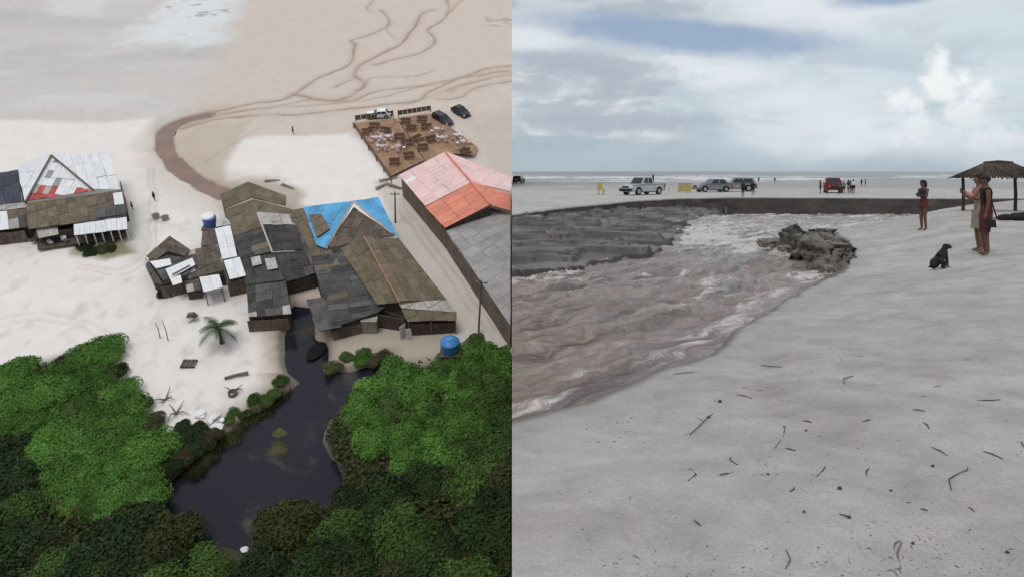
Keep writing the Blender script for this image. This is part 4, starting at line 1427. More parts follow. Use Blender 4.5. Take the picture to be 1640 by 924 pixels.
# ---- wooden terrace with tables
def terrace():
    deckm = mat('terrace_board', (0.34, 0.205, 0.125), 0.9, 0.25, 1.0, 0.2, 8, rnd=0.18)
    gp = 'two terrace decks'
    o, B = left_thing('terrace_deck', 600, 240, 'left plank terrace with a dark edge beam beside the salmon hall', 'deck', gp)
    roof_field(o, [(568, 198, 0.45), (634, 190, 0.45), (680, 257, 0.45), (627, 282, 0.45)], B, deckm, (0, 3), 0.8, 3.2, lift=0.02, part='joist_bed', piece='board', jit=0.25)
    dk = mat('dark_fence_timber', (0.15, 0.10, 0.07), 0.9, 0.3)
    MB().tube([LP(566, 198, 0.4) - B, LP(626, 284, 0.4) - B], 0.2, 5).put('edge_beam', dk, o)
    posts(o, B, [(566 + 60 * t, 198 + 86 * t, 1.0) for t in (0, .2, .4, .6, .8, 1)], dk, 0.09)
    o, B = left_thing('terrace_deck', 700, 220, 'right plank terrace below the two dark parked cars', 'deck', gp)
    roof_field(o, [(636, 190, 0.5), (690, 182, 0.5), (765, 236, 0.5), (760, 250, 0.5), (722, 246, 0.5), (682, 258, 0.5)], B, deckm, (1, 2), 0.8, 3.2, lift=0.02, part='joist_bed', piece='board', jit=0.25)
    # low back fence of each deck
    for k, (p, q) in enumerate((((570, 196), (630, 188)), ((638, 188), (690, 180)))):
        a = LP(p[0], p[1], 0)
        f = empty('slat_fence', ML @ T(a), ['brown slat fence along the back of the left terrace', 'brown slat fence along the back of the right terrace'][k], 'fence', 'terrace fences')
        b = LP(q[0], q[1], 0) - a
        n = 7
        for i in range(n):
            c = b * ((i + 0.5) / n)
            MB().box((c.x, c.y, 0.8), (b.length / n * 0.92, 0.06, 0.9), Matrix.Rotation(math.atan2(b.y, b.x), 3, 'Z')).put('slat', dk, f)
        MB().tube([(0, 0, 1.2), (b.x, b.y, 1.2)], 0.06, 5).put('rail', dk, f)
        for t in (0, 1):
            MB().tube([(b.x * t, b.y * t, -0.3), (b.x * t, b.y * t, 1.3)], 0.07, 5).put('post', dk, f)
    tm = mat('dark_table_timber', (0.085, 0.038, 0.025), 0.8, 0.3, 2.0, rnd=0.2)
    cm = mat('pinkish_plastic', (0.60, 0.46, 0.48), 0.5, 0.1, 2.0, rnd=0.2)
    cw = mat('white_plastic', (0.75, 0.73, 0.73), 0.45, 0.06, 2.0)

    def table(M, m):
        t = empty('picnic_table', M)
        for j in range(3):
            MB().box((0, -0.28 + j * 0.28, 0.74), (1.7, 0.26, 0.06)).put('board', m, t)
        for s in (-1, 1):
            MB().box((0, s * 0.75, 0.45), (1.7, 0.28, 0.06)).put('bench', m, t)
            MB().tube([(s * 0.6, -0.75, 0.02), (s * 0.6, 0.0, 0.72), (s * 0.6, 0.75, 0.02)], 0.05, 4).put('leg', m, t)
        return t

    def chair(M, m):
        t = empty('plastic_chair', M)
        MB().box((0, 0, 0.44), (0.5, 0.48, 0.05)).put('seat', m, t)
        MB().box((0, 0.24, 0.70), (0.5, 0.05, 0.5), Matrix.Rotation(-0.15, 3, 'X')).put('backrest', m, t)
        for i in (-1, 1):
            for j in (-1, 1):
                MB().tube([(i * 0.24, j * 0.22, 0.0), (i * 0.2, j * 0.19, 0.43)], 0.03, 4).put('leg', m, t)
        return t
    spots = [(588, 214, 0.1, 'at the top of the left terrace'), (618, 212, -0.1, 'at the top right corner of the left terrace'), (632, 262, 0.2, 'at the lower end of the left terrace'), (655, 252, 0.3, 'beside the salmon roof on the left terrace'),
             (659, 208, 0.0, 'at the upper left of the right terrace'), (683, 206, 0.1, 'at the upper middle of the right terrace'), (668, 225, 0.9, 'in the middle of the right terrace'), (677, 239, 0.2, 'nearest the salmon gable on the right terrace'), (745, 246, 0.5, 'at the far right tip of the right terrace'), (600, 205, 0.0, 'against the back fence of the left terrace'), (650, 197, 0.0, 'against the back fence of the right terrace, left'), (676, 194, 0.0, 'against the back fence of the right terrace, right'),
             (652, 232, 0.4, 'where the two terraces meet'), (690, 226, 0.6, 'left of the outer chairs on the right terrace'), (640, 222, 0.2, 'in the upper middle where the terraces meet')]
    proto = None
    for x, y, r, w in spots:
        M = ML @ T(LP(x, y, 0.54)) @ RZ(-0.1 + r)
        if proto is None:
            proto = table(M, tm)
            t = proto
        else:
            t = copy_tree(proto)
            t.matrix_world = M
        tag(t, 'dark brown picnic table ' + w, 'table', 'picnic tables on the terraces')
    # clusters of pale plastic chairs round low tables
    cl = [(602, 226, 'left terrace, upper'), (622, 224, 'left terrace, right'), (612, 240, 'left terrace, middle'), (638, 240, 'left terrace, lower'), (700, 212, 'right terrace, upper'), (708, 226, 'right terrace, lower'), (732, 222, 'right terrace, outer'), (742, 232, 'right terrace, farthest right')]
    pc = {}
    for k, (x, y, w) in enumerate(cl):
        c = LP(x, y, 0.54)
        r0 = random.uniform(0, 1)
        for i in range(4):
            a = r0 + i * math.pi / 2
            M = ML @ T(c + Vector((math.cos(a) * 0.95, math.sin(a) * 0.95, 0))) @ RZ(a - math.pi / 2)
            m = cw if (i + k) % 3 == 0 else cm
            if m.name not in pc:
                pc[m.name] = chair(M, m)
                t = pc[m.name]
            else:
                t = copy_tree(pc[m.name])
                t.matrix_world = M
            tag(t, '%s plastic chair, %s of its table in the %s cluster' % ('white' if m is cw else 'pinkish', ('right', 'far side', 'left', 'near side')[i], w.replace(',', '')), 'chair', 'plastic chairs on the terraces')
        M = ML @ T(c)
        if 'tab' not in pc:
            q = empty('round_table', M)
            MB().tube([(0, 0, 0.70), (0, 0, 0.75)], 0.5, 10).put('table_top', cm, q)
            MB().tube([(0, 0, 0), (0, 0, 0.70)], [0.18, 0.05], 6).put('pedestal', cm, q)
            pc['tab'] = q
        else:
            q = copy_tree(pc['tab'])
            q.matrix_world = M
        tag(q, 'pinkish round plastic table in the %s cluster' % w.replace(',', ''), 'table', 'round plastic tables')
    # broken planks and rubble between terrace and alley
    dm = mat('rubble_board', (0.24, 0.19, 0.15), 0.9, 0.3, 2.0, rnd=0.3)
    for k, (x, y, L, r, lb) in enumerate(((622, 288, 3.0, 0.5, 'grey-brown board propped by the hall corner'), (612, 299, 2.6, 0.9, 'tilted board at the head of the alley'), (632, 300, 2.4, -0.4, 'short board lying at the alley mouth'), (436, 291, 2.2, 0.2, 'board on the dirt above the long hut'), (462, 301, 2.6, -0.5, 'broken board on the dirt right of the long hut'))):
        o = MB().box((0, 0, 0.15), (L, 0.5, 0.08), Matrix.Rotation(0.1, 3, 'Y')).put('loose_board', dm, None, ML @ T(LP(x, y, 0)) @ RZ(r))
        tag(o, lb, 'board', 'loose boards')


terrace()


# ---- poles, tank, palm and yard litter
def yard():
    # blue water tank on a timber stand
    o, B = left_thing('water_tank', 722, 580, 'round blue water tank on a timber stand beside the thicket', 'water tank')
    bm = mat('blue_plastic_tank', (0.05, 0.21, 0.52), 0.4, 0.12, 1.0)
    prof = [(0.92, 1.9), (0.98, 2.0), (1.02, 2.5), (1.05, 3.0), (1.08, 3.05), (1.0, 3.15), (0.5, 3.35), (0.28, 3.42)]
    v, f, n = [], [], 20
    for r, z in prof:
        for k in range(n):
            a = 2 * math.pi * k / n
            v.append((r * math.cos(a), r * math.sin(a), z))
    for i in range(len(prof) - 1):
        for k in range(n):
            f.append((i * n + k, i * n + (k + 1) % n, (i + 1) * n + (k + 1) % n, (i + 1) * n + k))
    f.append(tuple((len(prof) - 1) * n + k for k in range(n)))
    put('tank_shell', mesh_data('tank_shell', v, f, bm, True), o)
    MB().tube([(0, 0, 3.4), (0, 0, 3.5)], 0.32, 12).put('lid', mat('tank_lid', (0.10, 0.33, 0.66), 0.5), o)
    MB().box((0, 0, 1.83), (2.2, 2.2, 0.12)).put('platform', M_PLANK, o)
    for i in (-1, 1):
        for j in (-1, 1):
            MB().tube([(i * 1.05, j * 1.05, -0.5), (i * 0.95, j * 0.95, 1.8)], 0.09, 6).put('leg', M_POST, o)
    MB().tube([(-1, -1.03, 0.2), (1, -1.0, 1.6)], 0.05, 5).put('brace', M_POST, o)
    # small blue tank with white lid by the white strip
    o, B = left_thing('blue_barrel', 338, 364, 'blue tank with a white lid behind the white-roofed shed', 'water tank')
    MB().tube([(0, 0, 0.3), (0, 0, 1.6)], [0.85, 0.95], 14).put('shell', mat('deep_blue_plastic', (0.035, 0.10, 0.26), 0.4), o)
    MB().tube([(-0.2, 0.2, 1.62), (-0.2, 0.2, 1.8), (-0.2, 0.2, 1.86)], [0.9, 0.8, 0.3], 14).put('lid', M_WHITE, o)
    MB().box((0, 0, 0.1), (2.0, 2.0, 0.5)).put('plinth', M_POST, o)
    # utility poles
    for k, (x, y, h, lb) in enumerate(((633, 357, 5.0, 'dark leaning utility pole in the sand alley near the blue roof'), (766, 532, 7.5, 'tall thin grey utility pole at the lower end of the alley'))):
        o, B = left_thing('utility_pole', x, y, lb, 'pole', 'utility poles')
        top = Vector((0.3 if k == 0 else 0.5, 0.2, h))
        MB().tube([(0, 0, -0.5), top], [0.13, 0.09], 7).put('shaft', mat('dark_pole_timber', (0.09, 0.075, 0.07), 0.9) if k == 0 else M_POST, o)
        MB().box(top - Vector((0, 0, 0.4)), (1.4, 0.10, 0.10)).put('crossarm', M_POST, o)
        for s in (-0.5, 0.5):
            MB().tube([top + Vector((s, 0, -0.35)), top + Vector((s, 0, -0.1))], 0.05, 5).put('insulator', M_WPOST, o)
    for k, (x, y, h, lb) in enumerate(((256, 540, 2.2, 'left of two thin stakes standing in the pale sand yard'), (269, 545, 3.0, 'taller right-hand stake standing in the pale sand yard'))):
        o = MB().tube([(0, 0, -0.3), (0.1, 0, h * 0.5), (-0.05, 0.05, h)], [0.06, 0.05, 0.03], 5).put('stake', M_POST, None, ML @ T(LP(x, y)))
        tag(o, lb, 'stake', 'yard stakes')
    # log, crate, driftwood
    a, b = LP(360, 607), LP(398, 599)
    c = (a + b) / 2
    o = MB().tube([a - c + Vector((0, 0, .15)), Vector((0, .1, .2)), b - c + Vector((0, 0, .22))], [0.16, 0.15, 0.2], 7).put('log', M_POST, None, ML @ T(c))
    tag(o, 'grey log lying on the sand left of the pond inlet', 'log')
    o, B = left_thing('broken_crate', 303, 584, 'broken dark crate lying in the middle of the sand yard', 'crate')
    for i in range(4):
        MB().box((-0.6 + i * 0.4, 0, 0.3), (0.28, 1.1, 0.06), Matrix.Rotation(0.15 * (i % 2), 3, 'Y')).put('slat', M_PLANK, o)
    for s in (-1, 1):
        MB().box((0, s * 0.5, 0.15), (1.6, 0.08, 0.3)).put('side_board', M_WALL, o)
    o, B = left_thing('junk_pile', 312, 510, 'small dark heap of junk beside the palm', 'junk')
    for i in range(6):
        MB().box((random.uniform(-.5, .5), random.uniform(-.8, .8), 0.2 + 0.12 * i), (random.uniform(.4, .9), random.uniform(.5, 1.0), 0.2), Matrix.Rotation(random.uniform(0, 3), 3, 'Z')).put('board', random.choice([M_WALL, M_PLANK, M_WPOST]), o)
    for k, (x, y, lb) in enumerate(((265, 640, 'dead branches on the sand beside the left thicket'), (282, 662, 'dead branches near the rubbish heap'), (372, 628, 'dead bush stump on the sand below the log'))):
        o, B = left_thing('dead_branch', x, y, lb, 'branch', 'dead branches')
        for i in range(5):
            a = random.uniform(0, 6.28)
            L = random.uniform(0.8, 1.6)
            MB().tube([(0, 0, 0.05), (math.cos(a) * L * .5, math.sin(a) * L * .5, random.uniform(.2, .6)), (math.cos(a) * L, math.sin(a) * L, random.uniform(.1, .9))], [0.09, 0.06, 0.03], 5).put('limb', M_POST, o)
    # white rubbish by the pond
    for k, (x, y, sx) in enumerate(((322, 663, 1.0), (344, 666, 0.8), (337, 674, 0.6), (348, 683, 1.1), (336, 690, 0.5), (356, 672, 0.5), (391, 880, 0.6), (328, 700, 0.45))):
        bm2 = bmesh.new()
        bmesh.ops.create_icosphere(bm2, subdivisions=2, radius=0.5)
        for v in bm2.verts:
            v.co *= 1 + 0.5 * noise.noise(v.co * 3 + Vector((k * 7.1, 0, 0)))
            v.co.z *= 0.5
            v.co.x *= 1.3
        me = bpy.data.meshes.new('rubbish_bag')
        bm2.to_mesh(me)
        bm2.free()
        me.materials.append(M_WHITE)
        o = put('rubbish_bag', me, None, ML @ T(LP(x, y, 0.15 if k != 6 else -0.5)) @ RZ(k) @ Matrix.Scale(sx, 4))
        tag(o, ['white rubbish bag, leftmost on the dark bank', 'white rubbish bag, topmost on the dark bank', 'small white rubbish bag in the middle of the heap', 'widest white rubbish bag low in the heap',
                'small white rubbish bag at the lower edge of the heap', 'small white rubbish bag at the right of the heap', 'white scrap floating at the bottom tip of the pond', 'white scrap on the dark bank below the bags'][k], 'rubbish', 'white rubbish by the pond')
    # round concrete well ring
    bm3 = MB()
    v, f, n = [], [], 14
    for r, z in ((0.5, 0), (0.5, 0.35), (0.38, 0.35), (0.38, 0.0)):
        for k in range(n):
            a = 2 * math.pi * k / n
            v.append((r * math.cos(a), r * math.sin(a), z))
    for i in range(3):
        for k in range(n):
            f.append((i * n + k, i * n + (k + 1) % n, (i + 1) * n + (k + 1) % n, (i + 1) * n + k))
    o = put('concrete_ring', mesh_data('concrete_ring', v, f, M_POST), None, ML @ T(LP(373, 631)))
    tag(o, 'grey concrete ring set in the sand below the log', 'ring')
    # black flattened shape put in for the shadowed hollow at the inlet
    v, f = [], []
    n = 9
    for i in range(n):
        t = i / (n - 1)
        w = math.sin(math.pi * min(1, 0.12 + t * 0.82)) ** 0.7
        for k in range(7):
            a = math.pi * k / 6
            v.append((math.cos(a) * 0.95 * w, (t - 0.5) * 3.0, math.sin(a) * 0.20 * w))
    for i in range(n - 1):
        for k in range(6):
            f.append((i * 7 + k, i * 7 + k + 1, (i + 1) * 7 + k + 1, (i + 1) * 7 + k))
    o = put('inlet_shade_shape', mesh_data('inlet_shade_shape', v, f, mat('inlet_shade_black', (0.006, 0.006, 0.006), 0.9), True), None, ML @ T(LP(506, 562, -0.4)) @ RZ(-0.35 + math.pi))
    tag(o, 'black shape standing for shade in the hollow at the inlet', 'dark shape')
    # small dark props on the open sand left of the huts
    for k, (x, y, lb) in enumerate(((250, 349, 'left of two grey round stools on the open sand'), (265, 352, 'right of two grey round stools on the open sand'))):
        o, B = left_thing('stool', x, y, lb, 'stool', 'grey stools on the sand')
        MB().tube([(0, 0, 0.42), (0, 0, 0.5)], 0.55, 10).put('seat', M_POST, o)
        for i in range(3):
            a = i * 2.1
            MB().tube([(math.cos(a) * .45, math.sin(a) * .45, -.05), (math.cos(a) * .35, math.sin(a) * .35, .42)], 0.05, 5).put('leg', M_POST, o)
    # junk under the left house
    for k, (x, y) in enumerate(((68, 388), (95, 392))):
        o, B = left_thing('junk_pile', x, y, ['heap of dark junk with grey scraps under the left house', 'smaller heap of dark junk right of the first under the left house'][k], 'junk', 'junk under the house')
        for i in range(8):
            MB().box((random.uniform(-1.2, 1.2), random.uniform(-.5, .5), 0.2 + 0.1 * i), (random.uniform(.5, 1.1), random.uniform(.4, .8), 0.25), Matrix.Rotation(random.uniform(0, 3), 3, 'Z')).put('scrap', random.choice([M_WALL, M_NAVY, M_WPOST, M_CHAR]), o)


yard()

# ------------------------------------------------------------------ vegetation
LM_BRIGHT = leaf_mat('bright_leaves', (0.085, 0.195, 0.034), (0.125, 0.265, 0.055), (0.17, 0.26, 0.055))
LM_MID = leaf_mat('mid_leaves', (0.060, 0.120, 0.030), (0.095, 0.165, 0.042), (0.12, 0.14, 0.05))
LM_DARK = leaf_mat('dark_leaves', (0.028, 0.050, 0.018), (0.045, 0.072, 0.024), (0.058, 0.070, 0.024))
LM_DRY = leaf_mat('dry_leaves', (0.095, 0.075, 0.042), (0.060, 0.062, 0.030))
LM_OLIVE = leaf_mat('olive_leaves', (0.050, 0.058, 0.022), (0.070, 0.080, 0.028), (0.085, 0.075, 0.035))
LM_REED = leaf_mat('reed_leaves', (0.15, 0.14, 0.065), (0.105, 0.115, 0.05))
M_BARK = mat('bark', (0.09, 0.07, 0.055), 0.9, 0.3, 3.0)


def crown_data(name, seed, n=5200, rx=1.0, rz=0.8, leaf=0.11, lobes=9, low=0.0, m=None):
    """leaf-sized faces spread over a cluster of lobes; unit radius about 1"""
    rs = np.random.RandomState(seed)
    C = []
    for i in range(lobes):
        a = rs.rand() * 6.283
        r = math.sqrt(rs.rand()) * 0.62
        C.append((r * math.cos(a), r * math.sin(a), (0.15 + 0.55 * rs.rand()) * (1 - 0.5 * r), 0.28 + 0.22 * rs.rand()))
    C.append((0, 0, 0.35, 0.55))
    C = np.array(C)
    k = rs.choice(len(C), n, p=C[:, 3] ** 2 / np.sum(C[:, 3] ** 2))
    d = rs.normal(size=(n, 3))
    d /= np.linalg.norm(d, axis=1)[:, None]
    d[:, 2] = np.where(d[:, 2] < -0.35, -d[:, 2], d[:, 2])
    rad = C[k, 3] * (0.55 + 0.55 * rs.rand(n) ** 0.6)
    p = C[k, :3] + d * rad[:, None]
    p[:, 2] = np.maximum(p[:, 2], low + rs.rand(n) * 0.1)
    p[:, :2] *= rx
    p[:, 2] *= rz
    # leaf frames: roughly facing outward, jittered
    nn = d + rs.normal(size=(n, 3)) * 0.55 + np.array([0, 0, 0.35])
    nn /= np.linalg.norm(nn, axis=1)[:, None]
    u = np.cross(nn, rs.normal(size=(n, 3)))
    u /= np.linalg.norm(u, axis=1)[:, None] + 1e-9
    w = np.cross(nn, u)
    s = leaf * (0.45 + 0.75 * rs.rand(n))[:, None]
    q = np.stack([p + u * s, p + w * s * 0.55, p - u * s, p - w * s * 0.55], 1).reshape(-1, 3)
    me = bpy.data.meshes.new(name)
    me.vertices.add(4 * n)
    me.vertices.foreach_set('co', q.astype(np.float32).ravel())
    me.loops.add(4 * n)
    me.loops.foreach_set('vertex_index', np.arange(4 * n, dtype=np.int32))
    me.polygons.add(n)
    me.polygons.foreach_set('loop_start', np.arange(0, 4 * n, 4, dtype=np.int32))
    me.update(calc_edges=True)
    at = me.attributes.new('tint', 'FLOAT', 'POINT')
    lt = rs.rand(len(C))[k]
    at.data.foreach_set('value', np.repeat(0.55 * lt + 0.45 * rs.rand(n), 4).astype(np.float32))
    me.materials.append(m or LM_MID)
    return me


CROWNS = [crown_data('tree_crown', 10 + i, 12000, 1.0, 0.80, 0.056, 14) for i in range(5)]
BUSHES = [crown_data('bush_crown', 40 + i, 9000, 1.0, 0.62, 0.058, 11) for i in range(5)]
CREEP = [crown_data('creeper_crown', 70 + i, 9000, 1.05, 0.40, 0.050, 16) for i in range(4)]


def trunk_data(name, h):
    b = MB()
    b.tube([(0, 0, -0.5), (0.04, 0.02, h * 0.4), (0.0, 0.05, h)], [0.13, 0.10, 0.06], 6)
    for i in range(4):
        a = i * 1.7
        b.tube([(0.02, 0.02, h * 0.45), (math.cos(a) * 0.3, math.sin(a) * 0.3, h * 0.8), (math.cos(a) * 0.55, math.sin(a) * 0.55, h * 1.05)], [0.06, 0.04, 0.02], 5)
    return b.data(name, M_BARK)




def reed_data(seed):
    rs = np.random.RandomState(seed)
    n = 420
    r = np.sqrt(rs.rand(n))
    a = rs.rand(n) * 6.283
    p = np.stack([r * np.cos(a), r * np.sin(a), np.zeros(n)], 1)
    lean = rs.normal(size=(n, 3)) * 0.28
    lean[:, 2] = 0.35 + 0.35 * rs.rand(n)
    w = np.stack([np.cos(a * 7), np.sin(a * 7), np.zeros(n)], 1) * 0.028
    q = np.stack([p - w, p + w, p + lean * 0.6 + w * 0.7, p + lean], 1).reshape(-1, 3)
    me = bpy.data.meshes.new('reed_blades')
    me.from_pydata([tuple(x) for x in q], [], [(4 * i, 4 * i + 1, 4 * i + 2, 4 * i + 3) for i in range(n)])
    me.attributes.new('tint', 'FLOAT', 'POINT').data.foreach_set('value', np.repeat(rs.rand(n), 4).astype(np.float32))
    me.materials.append(LM_REED)
    return me


REEDS = [reed_data(300 + i) for i in range(3)]
TRUNK = trunk_data('trunk', 0.6)
STEM = MB().tube([(0, 0, -0.4), (0.02, 0.02, 0.1), (0.0, 0.03, 0.25)], [0.10, 0.08, 0.04], 6).data('stem', M_BARK)
PLANTS = []


def plant(name, meshes, px, py, r, leafm, cat, group, zs=1.0, gz=0.0, lift=0.0):
    g = LP(px, py, gz)
    rot = random.uniform(0, 6.28)
    o = empty(name, ML @ T(g) @ RZ(rot) @ Matrix.Diagonal((r, r, r * zs, 1)), None, cat, group)
    me = random.choice(meshes)
    lim = -g.x / r - 0.02          # how far the crown may reach towards the scarp
    if lim < 1.25:
        src = me
        n = len(src.vertices)
        co = np.empty(n * 3, np.float32)
        src.vertices.foreach_get('co', co)
        co = co.reshape(-1, 4, 3)
        t = np.empty(n, np.float32)
        src.attributes['tint'].data.foreach_get('value', t)
        t = t.reshape(-1, 4)
        x = co[..., 0] * math.cos(rot) - co[..., 1] * math.sin(rot)
        keep = x.max(1) < lim
        co, t = co[keep], t[keep]
        k = len(co)
        me = bpy.data.meshes.new('trimmed_crown')
        me.vertices.add(4 * k)
        me.vertices.foreach_set('co', co.ravel())
        me.loops.add(4 * k)
        me.loops.foreach_set('vertex_index', np.arange(4 * k, dtype=np.int32))
        me.polygons.add(k)
        me.polygons.foreach_set('loop_start', np.arange(0, 4 * k, 4, dtype=np.int32))
        me.update(calc_edges=True)
        me.attributes.new('tint', 'FLOAT', 'POINT').data.foreach_set('value', t.ravel())
        me.materials.append(LM_MID)
    c = put('crown', me, o, T((0, 0, lift / (r * zs))))
    c.material_slots[0].link = 'OBJECT'
    c.material_slots[0].material = leafm
    put('trunk', TRUNK if meshes is CROWNS else STEM, o)
    PLANTS.append((o, px, py))
    return o


def scatter(poly_px, n, gap, seed):
    rs = random.Random(seed)
    xs = [p[0] for p in poly_px]
    ys = [p[1] for p in poly_px]
    pts = []
    tries = 0
    while len(pts) < n and tries < 6000:
        tries += 1
        x, y = rs.uniform(min(xs), max(xs)), rs.uniform(min(ys), max(ys))
        if not inside(np.array([x]), np.array([y]), poly_px)[0]:
            continue
        if all((x - a) ** 2 + ((y - b) * 1.4) ** 2 > gap * gap for a, b in pts):
            pts.append((x, y))
    return pts


def label_rows(objs, what, where, band=60):
    """ordinal labels: row by row from the top, left to right"""
    objs = sorted(objs, key=lambda t: t[2])
    rows, cur = [], []
    for t in objs:
        if cur and t[2] - cur[0][2] > band:
            rows.append(cur)
            cur = []
        cur.append(t)
    rows.append(cur)
    for i, row in enumerate(rows):
        row.sort(key=lambda t: t[1])
        rn = 'only row' if len(rows) == 1 else ('top row' if i == 0 else 'lowest row' if i == len(rows) - 1 else ORD[i] + ' row down')
        for j, t in enumerate(row):
            pos = 'leftmost' if j == 0 else 'rightmost' if j == len(row) - 1 else ORD[j] + ' from left'
            if len(row) == 1:
                pos = 'single one'
            t[0]['label'] = '%s, %s, %s %s' % (what, pos, rn, where) if len(rows) > 1 else '%s, %s %s' % (what, pos, where)


def vegetation():
    def batch(name, meshes, poly, n, gap, seed, r0, r1, leafs, cat, group, what, where, zs=1.0, gz=0.0, band=60, lift=0.0):
        k = len(PLANTS)
        for x, y in scatter(poly, n, gap, seed):
            lm = random.choice(leafs)
            plant(name, meshes, x, y, random.uniform(r0, r1), lm, cat, group, zs, gz, lift)
        label_rows(PLANTS[k:], what, where, band)
    batch('creeper_bush', CREEP, [(-5, 616), (60, 583), (160, 554), (180, 562), (190, 640), (240, 700), (248, 760), (232, 815), (205, 845), (140, 832), (70, 790), (60, 700), (0, 660)], 44, 26, 1, 2.2, 3.2, [LM_BRIGHT], 'bush', 'bright green mound of creepers',
          'bright green creeping bush', 'of the left mound', 1.1, 0.6, 55)
    batch('dry_bush', BUSHES, [(95, 588), (170, 575), (205, 615), (235, 655), (262, 690), (272, 720), (250, 712), (190, 640)], 12, 20, 2, 1.1, 1.7, [LM_DRY, LM_DARK, LM_DRY], 'bush', 'brown bushes by the left mound',
          'brownish dry bush', 'right of the left mound', 1.0, 0.4, 50)
    batch('yellow_bush', CREEP, [(-10, 632), (30, 622), (35, 650), (-10, 660)], 2, 22, 3, 1.5, 1.9, [LM_REED], 'bush', 'yellow-green bushes', 'yellow-green bush', 'at the left photo edge above the dark trees', 1.0, 0.4)
    batch('dark_tree', CROWNS, [(-40, 690), (40, 690), (60, 790), (130, 850), (230, 868), (290, 882), (345, 915), (360, 1000), (-40, 1000)], 24, 46, 4, 2.7, 3.9, [LM_DARK, LM_DARK, LM_DARK, LM_MID, LM_OLIVE], 'tree', 'dark mangrove trees at lower left',
          'dark green mangrove tree', 'below the left mound', 1.0, 0.0, 62)
    batch('mangrove_tree', CROWNS, [(425, 895), (470, 850), (560, 812), (600, 770), (640, 745), (820, 745), (860, 1000), (420, 1000)], 28, 46, 5, 2.7, 3.9, [LM_DARK, LM_OLIVE, LM_DARK, LM_MID, LM_DARK], 'tree', 'dark mangrove trees at lower right',
          'dark olive-green mangrove tree', 'below the right thicket', 1.0, 0.0, 62)
    batch('green_shrub', BUSHES, [(600, 628), (640, 606), (700, 592), (770, 572), (812, 592), (815, 735), (720, 750), (640, 742), (590, 715), (575, 660)], 34, 30, 6, 2.0, 3.0, [LM_BRIGHT, LM_BRIGHT, LM_MID], 'shrub', 'green shrubs of the right thicket',
          'leafy green shrub', 'of the right thicket', 1.0, 0.4, 45)
    batch('olive_shrub', BUSHES, [(545, 690), (562, 655), (598, 620), (620, 615), (600, 655), (590, 700), (610, 745), (578, 752)], 10, 22, 7, 1.3, 1.9, [LM_REED, LM_MID, LM_REED], 'shrub', 'olive shrubs on the right pond bank',
          'olive-green shrub', 'on the right bank of the pond', 0.9, 0.0, 40)
    batch('bank_bush', BUSHES, [(262, 712), (300, 682), (320, 690), (345, 700), (300, 735), (268, 760)], 8, 22, 8, 1.2, 1.9, [LM_DARK, LM_DRY], 'bush', 'dark bushes on the left pond bank', 'dark straggly bush', 'on the left bank of the pond', 0.9, 0.0, 40)
    batch('grass_tuft', CREEP, [(350, 676), (415, 636), (455, 606), (460, 612), (425, 645), (370, 684)], 8, 17, 9, 0.7, 1.15, [LM_MID, LM_REED], 'grass tuft', 'tufts along the inlet', 'low green tuft', 'along the left side of the inlet', 1.1, 0.0, 60)
    batch('bank_tuft', CREEP, [(535, 570), (600, 560), (618, 575), (560, 588), (520, 600)], 6, 17, 10, 0.9, 1.5, [LM_MID, LM_BRIGHT, LM_REED], 'grass tuft', 'tufts right of the inlet', 'low green tuft', 'on the bank right of the black inlet shape', 1.1, 0.0, 80)
    batch('reed_clump', REEDS, [(300, 740), (345, 705), (400, 668), (450, 630), (440, 655), (390, 690), (340, 735), (310, 762)], 13, 18, 13, 0.8, 1.2, [LM_REED, LM_DRY, LM_REED], 'reeds', 'reeds in the shallow left side of the pond', 'brownish reed clump', 'in the shallows of the pond', 1.0, -0.62, 40)
    batch('floating_weed', CREEP, [(425, 700), (455, 690), (470, 735), (440, 745)], 2, 30, 11, 0.7, 1.1, [LM_REED], 'weed', 'weed mats in the pond', 'mat of olive weed', 'floating in the pond', 0.25, -0.62, 90)
    batch('yard_weed', CREEP, [(130, 392), (200, 384), (205, 400), (170, 410), (125, 402)], 5, 16, 12, 0.8, 1.3, [LM_REED, LM_DARK], 'weed', 'weeds below the left house', 'olive weed clump', 'in front of the left house', 0.9, 0.0, 60)
    for k, (x, y, lb) in enumerate(((18, 648, 'left'), (48, 636, 'middle'), (74, 622, 'right'), (32, 668, 'lowest'))):
        o = plant('low_bush', CREEP, x, y + 8, 2.9, LM_BRIGHT, 'bush', 'low bushes at the left photo edge', 1.0, 1.5)
        o['label'] = 'low green bush near the left photo edge, %s of four' % lb
    o = plant('round_bush', BUSHES, 761, 548, 1.35, LM_MID, 'bush', None, 1.1)
    o['label'] = 'round dark green bush right of the blue water tank'
    o = plant('shack_bush', BUSHES, 262, 470, 1.2, LM_DARK, 'bush', None, 1.0)
    o['label'] = 'dark bush at the left front of the thatched shack'


vegetation()


